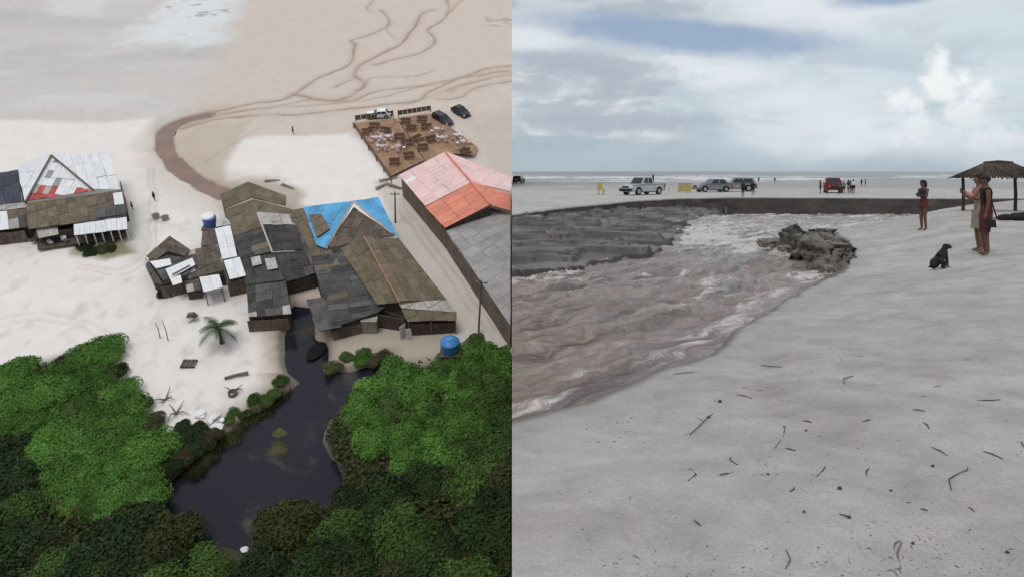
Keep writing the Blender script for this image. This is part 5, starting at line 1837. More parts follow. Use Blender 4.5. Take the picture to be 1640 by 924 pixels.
def undergrowth():
    """uncountable low leaves that close the ground between the trees"""
    rs = np.random.RandomState(12)
    n = 60000
    polys = [[(-60, 660), (30, 610), (170, 560), (200, 640), (262, 720), (250, 800), (225, 850), (330, 890), (390, 920), (390, 1010), (-60, 1010)],
             [(430, 880), (480, 845), (560, 805), (520, 700), (560, 645), (640, 600), (780, 565), (818, 590), (818, 1010), (400, 1010), (405, 920)]]
    P = np.stack([rs.uniform(-60, 818, n), rs.uniform(550, 1010, n)], 1)
    ok = inside(P[:, 0], P[:, 1], polys[0]) | inside(P[:, 0], P[:, 1], polys[1])
    P = P[ok]
    g = np.array([LP(x, y, 0)[:] for x, y in P])
    g[:, 2] = rs.uniform(0.2, 1.5, len(g))
    dp = sdist(g[:, 0], g[:, 1], POND)
    g = g[(dp < 0.3) & (g[:, 0] < -0.5)]
    n = len(g)
    nn = rs.normal(size=(n, 3)) * 0.5 + np.array([0, 0, 1])
    nn /= np.linalg.norm(nn, axis=1)[:, None]
    u = np.cross(nn, rs.normal(size=(n, 3)))
    u /= np.linalg.norm(u, axis=1)[:, None] + 1e-9
    w = np.cross(nn, u)
    s = 0.22 * (0.6 + 0.8 * rs.rand(n))[:, None]
    q = np.stack([g + u * s, g + w * s * 0.55, g - u * s, g - w * s * 0.55], 1).reshape(-1, 3)
    me = bpy.data.meshes.new('undergrowth')
    me.from_pydata(q.tolist(), [], [(4 * i, 4 * i + 1, 4 * i + 2, 4 * i + 3) for i in range(n)])
    me.attributes.new('tint', 'FLOAT', 'POINT').data.foreach_set('value', np.repeat(rs.rand(n), 4).astype(np.float32))
    me.materials.append(LM_OLIVE)
    tag(put('undergrowth', me, None, ML), 'low olive undergrowth between the trees and shrubs', None, None, 'stuff')


undergrowth()


def palm():
    o, B = left_thing('young_palm', 355, 550, 'young coconut palm standing in the sand yard', 'palm tree')
    h = 2.4
    MB().tube([(0, 0, -0.3), (0.05, 0, 0.8), (0.0, 0.05, h)], [0.30, 0.17, 0.12], 8).put('trunk', M_BARK, o)
    rs = random.Random(5)
    lm = leaf_mat('palm_leaf', (0.045, 0.085, 0.022), (0.035, 0.065, 0.018))
    for k in range(13):
        a = k * 2.4 + rs.uniform(-.2, .2)
        up = rs.uniform(0.1, 1.2)
        L = rs.uniform(2.0, 2.8)
        v, f = [], []
        n = 9
        pts = []
        for i in range(n + 1):
            t = i / n
            r = L * t * math.cos(up * (1 - t * 0.4))
            z = h + L * t * math.sin(up) - 1.5 * t * t
            pts.append(Vector((math.cos(a) * r, math.sin(a) * r, z)))
        side = Vector((-math.sin(a), math.cos(a), 0))
        for i in range(n):
            p, q = pts[i], pts[i + 1]
            for s in (-1, 1):
                for u in (0, 0.5):
                    b = p.lerp(q, u)
                    e = p.lerp(q, u + 0.42)
                    tip = b + side * s * (0.75 * math.sin(math.pi * min(1, (i + u + 0.7) / (n + 0.6))) + 0.06) + (q - p) * 0.9 + Vector((0, 0, -0.22))
                    j = len(v)
                    v += [b, e, tip]
                    f.append((j, j + 1, j + 2))
        me = mesh_data('frond', v, f, lm)
        me.attributes.new('tint', 'FLOAT', 'POINT').data.foreach_set('value', [rs.random()] * len(v))
        put('frond', me, o)


palm()

# ------------------------------------------------------------------ vehicles
M_GLASS = mat('car_glass', (0.012, 0.014, 0.017), 0.08, 0.1, 1.0, spec=0.6)
M_TYRE = mat('tyre_rubber', (0.018, 0.018, 0.019), 0.85, 0.2)
M_RIM = mat('alloy_rim', (0.38, 0.38, 0.39), 0.35, 0.1, metal=0.6)
M_TRIM = mat('black_trim', (0.022, 0.022, 0.024), 0.6, 0.2)
M_LAMP = mat('lamp_glass', (0.70, 0.72, 0.74), 0.15, 0.05)
M_TAIL = mat('tail_lamp_red', (0.28, 0.015, 0.012), 0.25, 0.1)
M_PLATE = mat('blank_plate', (0.55, 0.56, 0.58), 0.5, 0.05)


def vehicle(name, M, paint, L=4.4, W=1.75, H=1.5, kind='car', label=None, cat='car', group=None):
    """nose at +X; body, greenhouse, glass, wheels, lamps, bumpers"""
    o = empty(name, M, label, cat, group)
    wr = 0.33 if kind == 'car' else 0.38
    gc = 0.22 if kind == 'car' else 0.30
    belt = H * (0.60 if kind == 'car' else 0.58)
    hood = belt - 0.02
    xf, xr = L * 0.30, -L * 0.30
    # side outline with wheel arches
    out = [(-L / 2 + 0.04, gc + 0.08)]

    def arch(cx):
        return [(cx - (wr + 0.08) * math.cos(a), wr + (wr + 0.08) * math.sin(a)) for a in [math.pi * k / 8 for k in range(9)] if wr + (wr + 0.08) * math.sin(a) > gc]
    out += arch(xr) + [(xr + wr + 0.09, gc), (xf - wr - 0.09, gc)] + arch(xf) + [(L / 2 - 0.05, gc + 0.05), (L / 2, gc + 0.30), (L / 2 - 0.02, hood - 0.22), (L / 2 - 0.16, hood - 0.08)]
    if kind == 'pickup':
        out += [(L * 0.20, hood + 0.04), (-L * 0.5 + 0.05, belt + 0.04), (-L / 2, belt - 0.02)]
    else:
        out += [(L * 0.20, hood + 0.03), (-L * 0.40, belt + 0.06), (-L / 2 + 0.03, belt - 0.05), (-L / 2, gc + 0.35)]
    v, f = [], []
    n = len(out)
    ys = [-W / 2, -W / 2 * 0.985, W / 2 * 0.985, W / 2]
    for j, y in enumerate((-W / 2 + 0.06, -W / 2, W / 2, W / 2 - 0.06)):
        for x, z in out:
            k = 0.0
            if j in (0, 3):
                k = 0.035
            cx, cz = 0, (gc + belt) / 2
            taper = 1 - 0.10 * max(0, abs(x) / (L / 2) - 0.75) / 0.25
            v.append((x - math.copysign(k, x) * (abs(x) > L * 0.4), y * taper, z + (k if z < cz else -k) * 0))
    # outer skins: middle pair carries the width, outer pair rounds it
    for j in (0, 2):
        for i in range(n):
            a, b = j * n + i, j * n + (i + 1) % n
            f.append((a, b, b + n, a + n))
    for i in range(n):
        a, b = n + i, n + (i + 1) % n
        f.append((a, b, b + n, a + n))
    f.append(tuple(range(n)))
    f.append(tuple(3 * n + i for i in range(n - 1, -1, -1)))
    # lower body: arches are cut through, closed by a dark tub inside
    body = put('body', mesh_data('body', v, f, paint), o)
    MB().box((0, 0, gc + 0.25), (L * 0.92, W * 0.72, 0.42)).put('underbody', M_TRIM, o)
    # greenhouse
    if kind == 'pickup':
        g0, g1, r0, r1 = -L * 0.16, L * 0.21, -L * 0.13, L * 0.10
    elif kind == 'suv':
        g0, g1, r0, r1 = -L * 0.485, L * 0.20, -L * 0.43, L * 0.08
    else:
        g0, g1, r0, r1 = -L * 0.42, L * 0.20, -L * 0.28, L * 0.05
    w0, w1 = W / 2 * 0.94, W / 2 * 0.78
    zb, zt = belt - 0.01, H
    v = [(g0, -w0, zb), (g1, -w0, zb), (g1, w0, zb), (g0, w0, zb), (r0, -w1, zt - 0.06), (r1, -w1, zt - 0.06), (r1, w1, zt - 0.06), (r0, w1, zt - 0.06),
         (r0 + 0.12, -w1 * 0.85, zt), (r1 - 0.12, -w1 * 0.85, zt), (r1 - 0.12, w1 * 0.85, zt), (r0 + 0.12, w1 * 0.85, zt)]
    f = [(0, 1, 5, 4), (1, 2, 6, 5), (2, 3, 7, 6), (3, 0, 4, 7), (4, 5, 9, 8), (5, 6, 10, 9), (6, 7, 11, 10), (7, 4, 8, 11), (8, 9, 10, 11)]
    put('cabin', mesh_data('cabin', v, f, paint), o)
    V = [Vector(p) for p in v]

    def pane(a, b, c, d, s0, s1, t0, t1, name):
        q = lambda s, t: (V[a].lerp(V[b], s)).lerp(V[d].lerp(V[c], s), t)
        pts = [q(s0, t0), q(s1, t0), q(s1, t1), q(s0, t1)]
        nn = (pts[1] - pts[0]).cross(pts[3] - pts[0]).normalized()
        MB().slab([p + nn * 0.012 for p in pts], nn, 0.02).put(name, M_GLASS, o)
    pane(1, 2, 6, 5, 0.07, 0.93, 0.10, 0.92, 'windscreen')
    pane(3, 0, 4, 7, 0.08, 0.92, 0.15, 0.92, 'rear_window')
    for (a, b, c, d) in ((0, 1, 5, 4), (2, 3, 7, 6)):
        pane(a, b, c, d, 0.10, 0.47, 0.14, 0.90, 'side_window')
        pane(a, b, c, d, 0.52, 0.90, 0.14, 0.90, 'side_window')
    for s in (-1, 1):
        for x in (xf, xr):
            y = s * (W / 2 - 0.12)
            t = MB().tube([(x, y - 0.10, wr), (x, y + 0.11, wr)], wr, 18).put('wheel', M_TYRE, o)
            MB().tube([(x, y - 0.105, wr), (x, y + 0.125, wr)], wr * 0.58, 12).put('rim', M_RIM, t)
        MB().box((L / 2 - 0.10, s * W * 0.36, hood - 0.20), (0.20, W * 0.18, 0.14)).put('headlight', M_LAMP, o)
        MB().box((-L / 2 + 0.05, s * W * 0.40, belt - 0.18), (0.14, W * 0.10, 0.28)).put('tail_light', M_TAIL, o)
        MB().box((L * 0.17, s * (W / 2 + 0.07), belt + 0.08), (0.12, 0.18, 0.13)).put('mirror', paint, o)
        for x in (L * 0.03, -L * 0.13):
            MB().box((x, s * (W / 2 + 0.005), belt - 0.16), (0.16, 0.03, 0.035)).put('door_handle', M_TRIM, o)
        MB().box((0, s * (W / 2 - 0.05), gc + 0.02), (L * 0.36, 0.14, 0.08)).put('side_sill', M_TRIM, o)
    MB().box((L / 2 - 0.04, 0, gc + 0.22), (0.22, W * 0.86, 0.26)).put('bumper', M_TRIM if kind == 'pickup' else paint, o)
    MB().box((-L / 2 + 0.04, 0, gc + 0.22), (0.18, W * 0.86, 0.22)).put('bumper', M_TRIM, o)
    MB().box((L / 2 - 0.02, 0, hood - 0.22), (0.10, W * 0.46, 0.16)).put('grille', M_TRIM, o)
    MB().box((-L / 2 - 0.01, 0, belt - 0.25), (0.05, 0.4, 0.13)).put('number_plate', M_PLATE, o)
    if kind == 'pickup':
        bx0, bx1 = -L / 2 + 0.06, -L * 0.17
        MB().box(((bx0 + bx1) / 2, 0, belt + 0.035), (bx1 - bx0 - 0.12, W * 0.80, 0.05)).put('cargo_bed', M_TRIM, o)
        for s in (-1, 1):
            MB().box(((bx0 + bx1) / 2, s * (W / 2 - 0.06), belt + 0.10), (bx1 - bx0, 0.09, 0.14)).put('bed_rail', paint, o)
        MB().box((bx0, 0, belt + 0.06), (0.07, W * 0.84, 0.16)).put('tailgate', paint, o)
        for s in (-1, 1):
            MB().tube([(bx1 - 0.05, s * W * 0.38, belt + 0.1), (bx1 - 0.08, s * W * 0.35, H - 0.02)], 0.03, 5).put('roll_bar', M_TRIM, o)
    return o


P_SILVER = mat('silver_paint', (0.42, 0.44, 0.45), 0.3, 0.06, 1.0, metal=0.25, spec=0.5)
P_GREY = mat('grey_paint', (0.20, 0.205, 0.215), 0.35, 0.08, 1.0, metal=0.25, spec=0.5)
P_WHITE = mat('white_paint', (0.80, 0.80, 0.81), 0.3, 0.04, 1.0, spec=0.5)
P_NAVY = mat('dark_blue_paint', (0.020, 0.022, 0.035), 0.3, 0.1, 1.0, spec=0.5)
P_GREEN = mat('black_green_paint', (0.018, 0.024, 0.020), 0.35, 0.1, 1.0, spec=0.5)

# parked on the village flat
vehicle('parked_car', ML @ T(LP(607, 188)) @ RZ(0.12 + math.pi), P_WHITE, 4.3, 1.75, 1.45, 'car', 'white car parked behind the left terrace', 'car', 'cars parked by the terraces')
vehicle('parked_car', ML @ T(LP(709, 197)) @ RZ(-0.85), P_NAVY, 4.3, 1.8, 1.6, 'suv', 'dark blue car parked against the right terrace', 'car', 'cars parked by the terraces')
vehicle('parked_car', ML @ T(LP(738, 184)) @ RZ(-0.9), P_GREEN, 4.0, 1.7, 1.5, 'car', 'black car parked farthest right behind the terraces', 'car', 'cars parked by the terraces')

# on the tidal flat across the channel
ZF = -0.5


def FP(px, py):
    return RP(px, py, ZF)


vehicle('pickup_truck', T(FP(1029, 312.5)) @ RZ(math.pi + R(40)), P_SILVER, 5.1, 1.8, 1.82, 'pickup', 'silver pickup truck parked on the flat beyond the channel', 'pickup truck')
vehicle('beach_car', T(FP(1141, 308)) @ RZ(math.pi + R(12)), P_GREY, 4.3, 1.75, 1.5, 'car', 'grey car parked right of the silver pickup', 'car', 'grey cars on the flat')
vehicle('beach_car', T(FP(1179, 307)) @ RZ(math.pi + R(-10)), mat('light_grey_paint', (0.26, 0.27, 0.28), 0.35, 0.08, metal=0.25), 4.5, 1.8, 1.62, 'suv', 'lighter grey car behind the two standing people', 'car', 'grey cars on the flat')
vehicle('beach_car', T(FP(1334, 309.3)) @ RZ(-math.pi / 2 - .30), mat('dark_red_paint', (0.11, 0.012, 0.016), 0.35, 0.08), 4.2, 1.8, 1.65, 'suv', 'dark red car surrounded by a group of people', 'car')
p = FP(831, 294.5)
vehicle('distant_car', T((1.3, p.y, ZF)) @ RZ(R(78)), P_NAVY, 4.2, 1.75, 1.5, 'suv', 'dark car far off on the flat at the left edge of the beach view', 'car')


# ------------------------------------------------------------------ people
SKINS = {}
TMP = bpy.data.scenes.new('skin_workshop')


def skin_mesh(verts, edges, radii, sub=2):
    key = repr((verts, edges, radii, sub))
    if key in SKINS:
        return SKINS[key].copy()
    me = bpy.data.meshes.new('skin_tmp')
    me.from_pydata(verts, edges, [])
    ob = bpy.data.objects.new('skin_tmp', me)
    TMP.collection.objects.link(ob)
    sk = ob.modifiers.new('skin', 'SKIN')
    sk.use_smooth_shade = True
    sk.branch_smoothing = 0.3
    for i, r in enumerate(radii):
        s = me.skin_vertices[0].data[i]
        s.radius = (r, r) if not isinstance(r, tuple) else r
        s.use_root = (i == 0)
    ss = ob.modifiers.new('sub', 'SUBSURF')
    ss.levels = sub
    ss.render_levels = sub
    with bpy.context.temp_override(scene=TMP, view_layer=TMP.view_layers[0]):
        dg = bpy.context.evaluated_depsgraph_get()
        r = bpy.data.meshes.new_from_object(ob.evaluated_get(dg))
    bpy.data.objects.remove(ob)
    bpy.data.meshes.remove(me)
    SKINS[key] = r
    return r.copy()


def mesh_vf(me):
    return [v.co.copy() for v in me.vertices], [tuple(p.vertices) for p in me.polygons]


def ellipsoid(c, r, n=12, m=8, fn=None):
    v, f = [], []
    for i in range(m + 1):
        th = math.pi * i / m
        for k in range(n):
            a = 2 * math.pi * k / n
            d = Vector((math.sin(th) * math.cos(a), math.sin(th) * math.sin(a), math.cos(th)))
            p = Vector((d.x * r[0], d.y * r[1], d.z * r[2]))
            if fn:
                p = fn(p, d)
            v.append(p + Vector(c))
    for i in range(m):
        for k in range(n):
            f.append((i * n + k, (i + 1) * n + k, (i + 1) * n + (k + 1) % n, i * n + (k + 1) % n))
    return v, f


def person(name, M, H, skin, arms, garments, hair, label, group=None, legs=None, fine=True, lean=0.0, female=True, cat='person'):
    """faces +Y; arms: ((elbow, wrist) left, right) in units of H; garments: list of (part, z0, z1, material, offset, arm reach)"""
    o = empty(name, M, label, cat, group)
    sw = 0.098 if female else 0.112
    V = [(0, 0, .53), (0, -.005, .60), (0, 0, .68), (0, .005, .755), (0, 0, .815), (0, .008, .85), (0, .018, .905), (0, .015, .955)]
    Rr = [(.088, .066) if female else (.080, .066), (.068, .056), (.078, .058), (.086, .060), (.045, .040), (.031, .033), (.047, .054), (.038, .044)]
    E = [(i, i + 1) for i in range(7)]
    hands = []
    for s, (el, wr_) in zip((-1, 1), arms):
        i = len(V)
        V += [(s * sw, 0, .79), el, wr_]
        Rr += [.034, .024, .017]
        E += [(3, i), (i, i + 1), (i + 1, i + 2)]
        hands.append((Vector(el), Vector(wr_), s))
    lg = legs or (((-.055, .012, .285), (-.058, -.01, .045)), ((.055, .012, .285), (.058, -.01, .045)))
    for s, (kn, an) in zip((-1, 1), lg):
        i = len(V)
        V += [(s * .050, 0, .485), kn, an, (an[0] + s * .012, an[1] + .075, .016)]
        Rr += [.056, .035, .022, .015]
        E += [(0, i), (i, i + 1), (i + 1, i + 2), (i + 2, i + 3)]
    me = skin_mesh([(x, y + lean * max(0, z - .5), z) for x, y, z in V], E, Rr, 2 if fine else 1)
    v, f = mesh_vf(me)
    bpy.data.meshes.remove(me)
    mb = MB()
    mb.add(v, f)
    ly = lean * .4
    if fine:
        # nose, chin, ears, eye sockets read at this size only as bumps on the head
        hy = .018 + ly
        mb.add(*ellipsoid((0, hy + .050, .900), (.007, .010, .013), 8, 6))
        mb.add(*ellipsoid((0, hy + .036, .866), (.017, .011, .009), 8, 6))
        for s in (-1, 1):
            mb.add(*ellipsoid((s * .046, hy - .004, .903), (.006, .012, .018), 8, 6))
            put('eye', mesh_data('eye', *[[p * H for p in q] if k == 0 else q for k, q in enumerate(ellipsoid((s * .018, hy + .0475, .912), (.006, .003, .003), 6, 5))], M_GLASS, True), o)
    for el, wr_, s in hands:
        d = (wr_ - el).normalized()
        el2 = Vector((el.x, el.y + lean * max(0, el.z - .5), el.z))
        w2 = Vector((wr_.x, wr_.y + lean * max(0, wr_.z - .5), wr_.z))
        side = d.cross(Vector((0, 0, 1)))
        if side.length < 0.2:
            side = Vector((0, 1, 0))
        side.normalize()
        up = side.cross(d)
        pe = w2 + d * .048
        mb.tube([w2 - d * .01, w2 + d * .025, pe], [.016, .022, .019], 8)
        if fine:
            for k in range(4):
                b = w2 + d * .04 + side * (k - 1.5) * .0095
                L = (.036, .042, .040, .031)[k]
                mb.tube([b, b + d * L * .55 - up * .003, b + d * L - up * .012], [.0062, .0056, .0042], 6)
            b = w2 + d * .012 + side * .018
            mb.tube([b, b + d * .018 + side * .012, b + d * .036 + side * .013 - up * .004], [.0070, .0062, .0048], 6)
    bd = mesh_data('body', [p * H for p in mb.v], mb.f, skin, True)
    put('body', bd, o)
    # garments: the matching band of the body, grown outwards
    for gname, z0, z1, gm, off, reach, flare in garments:
        tmp = mesh_data('tmp', v, f)
        nr = [x.normal.copy() for x in tmp.vertices]
        use, fv = {}, []
        for p in f:
            c = sum((v[i] for i in p), Vector()) / len(p)
            if z0 <= c.z <= z1 and abs(c.x) <= reach:
                fv.append(p)
        vv, ff = [], []
        for p in fv:
            q = []
            for i in p:
                if i not in use:
                    use[i] = len(vv)
                    t = (z1 - v[i].z) / max(z1 - z0, 1e-3)
                    zc = v[i] + nr[i] * off
                    if flare:
                        zc.x *= 1 + flare * max(0, t - .2)
                        zc.y = zc.y * (1 + flare * max(0, t - .2))
                    vv.append(zc * H)
                q.append(use[i])
            ff.append(tuple(q))
        bpy.data.meshes.remove(tmp)
        if ff:
            put(gname, mesh_data(gname, vv, ff, gm, True), o)
        if flare:
            # closed skirt below the hips
            prof = [(z1 - (z1 - z0) * t, .098 + .03 * t * (1 + flare), .075 + .022 * t) for t in (0.35, .6, .8, 1.0)]
            n = 16
            sv, sf = [], []
            for z, rx, ry in prof:
                for k in range(n):
                    a = 2 * math.pi * k / n
                    w = 1 + .06 * math.sin(a * 5) * (prof[0][0] - z) / .2
                    sv.append(Vector((rx * math.cos(a) * w, ry * math.sin(a) * w, z)) * H)
            for i in range(len(prof) - 1):
                for k in range(n):
                    sf.append((i * n + k, (i + 1) * n + k, (i + 1) * n + (k + 1) % n, i * n + (k + 1) % n))
            put('skirt', mesh_data('skirt', sv, sf, gm, True), o)
    hm = mat('dark_hair', (0.016, 0.012, 0.010), 0.6, 0.3, 8.0, 0.6, 40)
    hy = .012 + ly
    if hair == 'long':
        def shape(p, d):
            q = p.copy()
            if d.z < 0.1:
                q.z = p.z * (1 + 1.6 * max(0, -d.y + .25))
                q.y = min(p.y, .0) - .012
            return q
        hv, hf = ellipsoid((0, hy - .006, .918), (.058, .066, .060), 16, 12, shape)
    elif hair == 'curly':
        hv, hf = ellipsoid((0, hy - .016, .922), (.074, .074, .062), 18, 12, lambda p, d: p * (1 + .16 * noise.noise(d * 5.0)) if d.y < .55 or d.z > .3 else p * .72)
    else:
        hv, hf = ellipsoid((0, hy - .008, .925), (.052, .060, .046), 14, 10, lambda p, d: p if d.z > -.3 or d.y < -.2 else p * .7)
    put('hair', mesh_data('hair', [p * H for p in hv], hf, hm, True), o)
    return o


S_TAN = mat('tan_skin', (0.19, 0.100, 0.068), 0.6, 0.08, 4.0)
S_BROWN = mat('brown_skin', (0.115, 0.058, 0.040), 0.6, 0.08, 4.0)
S_PINK = mat('sunburnt_skin', (0.36, 0.19, 0.14), 0.6, 0.08, 4.0)
C_NAVY = mat('navy_cloth', (0.030, 0.033, 0.048), 0.9, 0.15, 6.0)
C_BLACK = mat('black_cloth', (0.018, 0.017, 0.018), 0.9, 0.15, 6.0)
C_MAROON = mat('maroon_cloth', (0.10, 0.022, 0.022), 0.9, 0.15, 6.0)
C_RED = mat('red_cloth', (0.24, 0.020, 0.025), 0.9, 0.15, 6.0)
C_KHAKI = mat('khaki_cloth', (0.27, 0.23, 0.19), 0.9, 0.12, 6.0)
C_PINK = mat('dusty_pink_cloth', (0.38, 0.20, 0.18), 0.9, 0.12, 6.0)
C_GREY = mat('grey_cloth', (0.16, 0.16, 0.17), 0.9, 0.12, 6.0)
C_WHITE = mat('white_cloth', (0.62, 0.61, 0.60), 0.9, 0.08, 6.0)
C_YEL = mat('yellow_plastic', (0.42, 0.32, 0.07), 0.6, 0.15, 3.0)

DOWN = (((-.125, .0, .635), (-.130, .03, .50)), ((.125, .0, .635), (.130, .03, .50)))
FOLD = (((-.120, .02, .655), (-.03, .095, .68)), ((.120, .02, .655), (.03, .10, .70)))
LIFT = (((-.118, .055, .665), (-.040, .165, .735)), ((.118, .055, .665), (.030, .165, .728)))
WALK = (((-.048, .06, .29), (-.055, .07, .045)), ((.048, -.03, .285), (.058, -.12, .06)))


def ground_z(X, Y):
    z, *_ = shore_height(np.array([[X]]), np.array([[Y]]))
    return float(z[0, 0])


def stand(px, py):
    """where the sand is met by the sight line through a pixel"""
    z = 0.0
    for _ in range(7):
        p = RP(px, py, z)
        z = ground_z(p.x, p.y)
    return Vector((p.x, p.y, z))


def size_px(p, py_top):
    return CH - (py_top - HY) / F * p.y - p.z


pw = stand(1479, 369)
hw = size_px(pw, 286.5)
person('person', T(pw) @ RZ(R(100)), hw, S_BROWN, FOLD, [('tank_top', .655, .80, C_NAVY, .010, .10, 0), ('shorts', .43, .60, C_MAROON, .010, .105, 0)], 'long',
       'person with long dark hair in navy top and maroon shorts, arms folded, facing the channel')
pb = stand(1579, 410)
hb = size_px(pb, 277)
person('person', T(pb) @ RZ(R(72)), hb, S_BROWN, DOWN, [('shirt', .60, .81, C_BLACK, .012, .112, 0), ('trousers', .28, .61, C_MAROON, .013, .105, 0)], 'short',
       'person in black shirt and dark red trousers standing right behind the one in khaki', None, None, True, 0.0, False)
pa = stand(1569, 404)
ha = size_px(pa, 276)
person('person', T(pa) @ RZ(R(80)), ha, S_TAN, LIFT, [('blouse', .63, .80, C_PINK, .010, .10, 0), ('dress', .30, .645, C_KHAKI, .012, .095, .25)], 'curly',
       'person in dusty pink blouse and khaki skirt holding up a phone')
# phone in the raised hands
q = T(pa) @ RZ(R(80)) @ Vector((-.005 * ha, .215 * ha, .775 * ha))
o = MB().box((0, 0, 0), (0.15, 0.012, 0.075)).put('phone', mat('phone_black', (0.015, 0.015, 0.017), 0.25), None, T(q) @ RZ(R(80)))
tag(o, 'dark phone held up by the person in the khaki skirt', 'phone')
# bag at the hip
q = T(pb) @ RZ(R(72)) @ Vector((-.16 * hb, -.02 * hb, .40 * hb))
b = empty('shoulder_bag', T(q) @ RZ(R(72)), 'black bag hanging at the hip of the person in black', 'bag')
MB().box((0, 0, 0), (0.09, 0.20, 0.18), taper=0.85).put('pouch', C_BLACK, b)
MB().tube([(0, -.12, .10), (0.06, -.05, .40), (0.14, 0.0, .72)], 0.018, 5).put('strap', C_BLACK, b)

# figures across the channel
FIG = [
    (1190, 316, 288.5, 'down', C_NAVY, C_BLACK, 'short', 'person in dark clothes standing at the bank edge before the grey cars, left of two', 0.4),
    (1206, 314, 289.5, 'down', C_BLACK, C_BLACK, 'short', 'person in black at the bank edge, right of two before the grey cars', -0.3),
    (1314, 312, 288, 'down', C_MAROON, C_BLACK, 'short', 'person in maroon standing alone left of the dark red car', 1.2),
    (1325, 311.6, 288.5, 'down', C_RED, C_RED, 'short', 'person in red at the left side of the dark red car', 0.2),
    (1343, 312.2, 289, 'down', C_RED, C_BLACK, 'short', 'person in red top and black shorts in front of the dark red car', 0.8),
    (1351, 311.5, 290, 'down', C_GREY, C_NAVY, 'short', 'person in grey top near the right of the crowded group', -0.5),
    (1359, 310.5, 288, 'fold', C_NAVY, C_GREY, 'long', 'person in navy top, second from right in the crowded group', 1.9),
    (1367, 311, 287, 'down', C_WHITE, C_BLACK, 'short', 'person in white shirt at the right end of the crowded group', 0.1),
    (1347, 310.5, 289, 'down', C_MAROON, C_NAVY, 'short', 'person in maroon shirt and navy shorts behind the grey-topped one', 1.1),
    (1363, 310, 289, 'fold', C_GREY, C_BLACK, 'long', 'person in grey with long hair behind the white-shirted one', -1.1),
    (1380, 299, 287, 'down', C_NAVY, C_NAVY, 'short', 'distant person in navy right of the crowded group, left of a pair', 0.5),
    (1386, 299, 287.5, 'down', C_GREY, C_BLACK, 'short', 'distant person in grey right of the crowded group, right of a pair', 0.9),
    (1215, 293.5, 286.5, 'down', C_BLACK, C_BLACK, 'short', 'tiny dark bather at the surf right of the grey cars', 0.0),
    (1241, 293.5, 287, 'down', C_NAVY, C_BLACK, 'short', 'tiny dark bather at the surf, farther right of the grey cars', 0.0),
]
for x, y, t, pose, c1, c2, hr, lb, rot in FIG:
    p = FP(x, y)
    h = min(1.85, max(1.2, CH - (t - HY) / F * p.y - ZF))
    person('person', T(p) @ RZ(rot), h, S_BROWN, DOWN if pose == 'down' else FOLD, [('shirt', .60, .81, c1, .014, .14, 0), ('shorts', .36, .61, c2, .016, .105, 0)], hr, lb, 'people across the channel', None, False, 0.0, pose == 'fold')
# two riders standing in the bed of the pickup
pt = FP(1029, 312.5)
MP = T(pt) @ RZ(math.pi + R(40))
for k, (x, y) in enumerate(((-1.35, 0.25), (-1.95, -0.25))):
    q = MP @ Vector((x, y, 1.82 * .58 + 0.06))
    person('person', T(q) @ RZ(1.0 + k), 1.0, S_BROWN, FOLD, [('shirt', .56, .81, C_BLACK, .016, .14, 0), ('trousers', .2, .6, C_BLACK, .016, .2, 0)], 'short',
           ['child in black in the pickup bed, next to the cab', 'child in black in the pickup bed, near the tailgate'][k], 'children in the pickup bed', None, False)

# small figures on the village sand
for x, y, c1, lb, h in ((248, 322, C_NAVY, 'person in navy alone on the pale sand right of the left house', 1.65), (213, 336, C_GREY, 'person in grey beside the right end of the left house', 1.4),
                        (470, 216, C_GREY, 'distant person in grey on the sand between the stream and the terraces', 1.65)):
    person('person', ML @ T(LP(x, y)) @ RZ(random.uniform(0, 6)), h, S_BROWN, DOWN, [('shirt', .60, .81, c1, .02, .14, 0), ('shorts', .36, .61, C_BLACK, .02, .2, 0)], 'short', lb, 'people on the village sand', None, False)


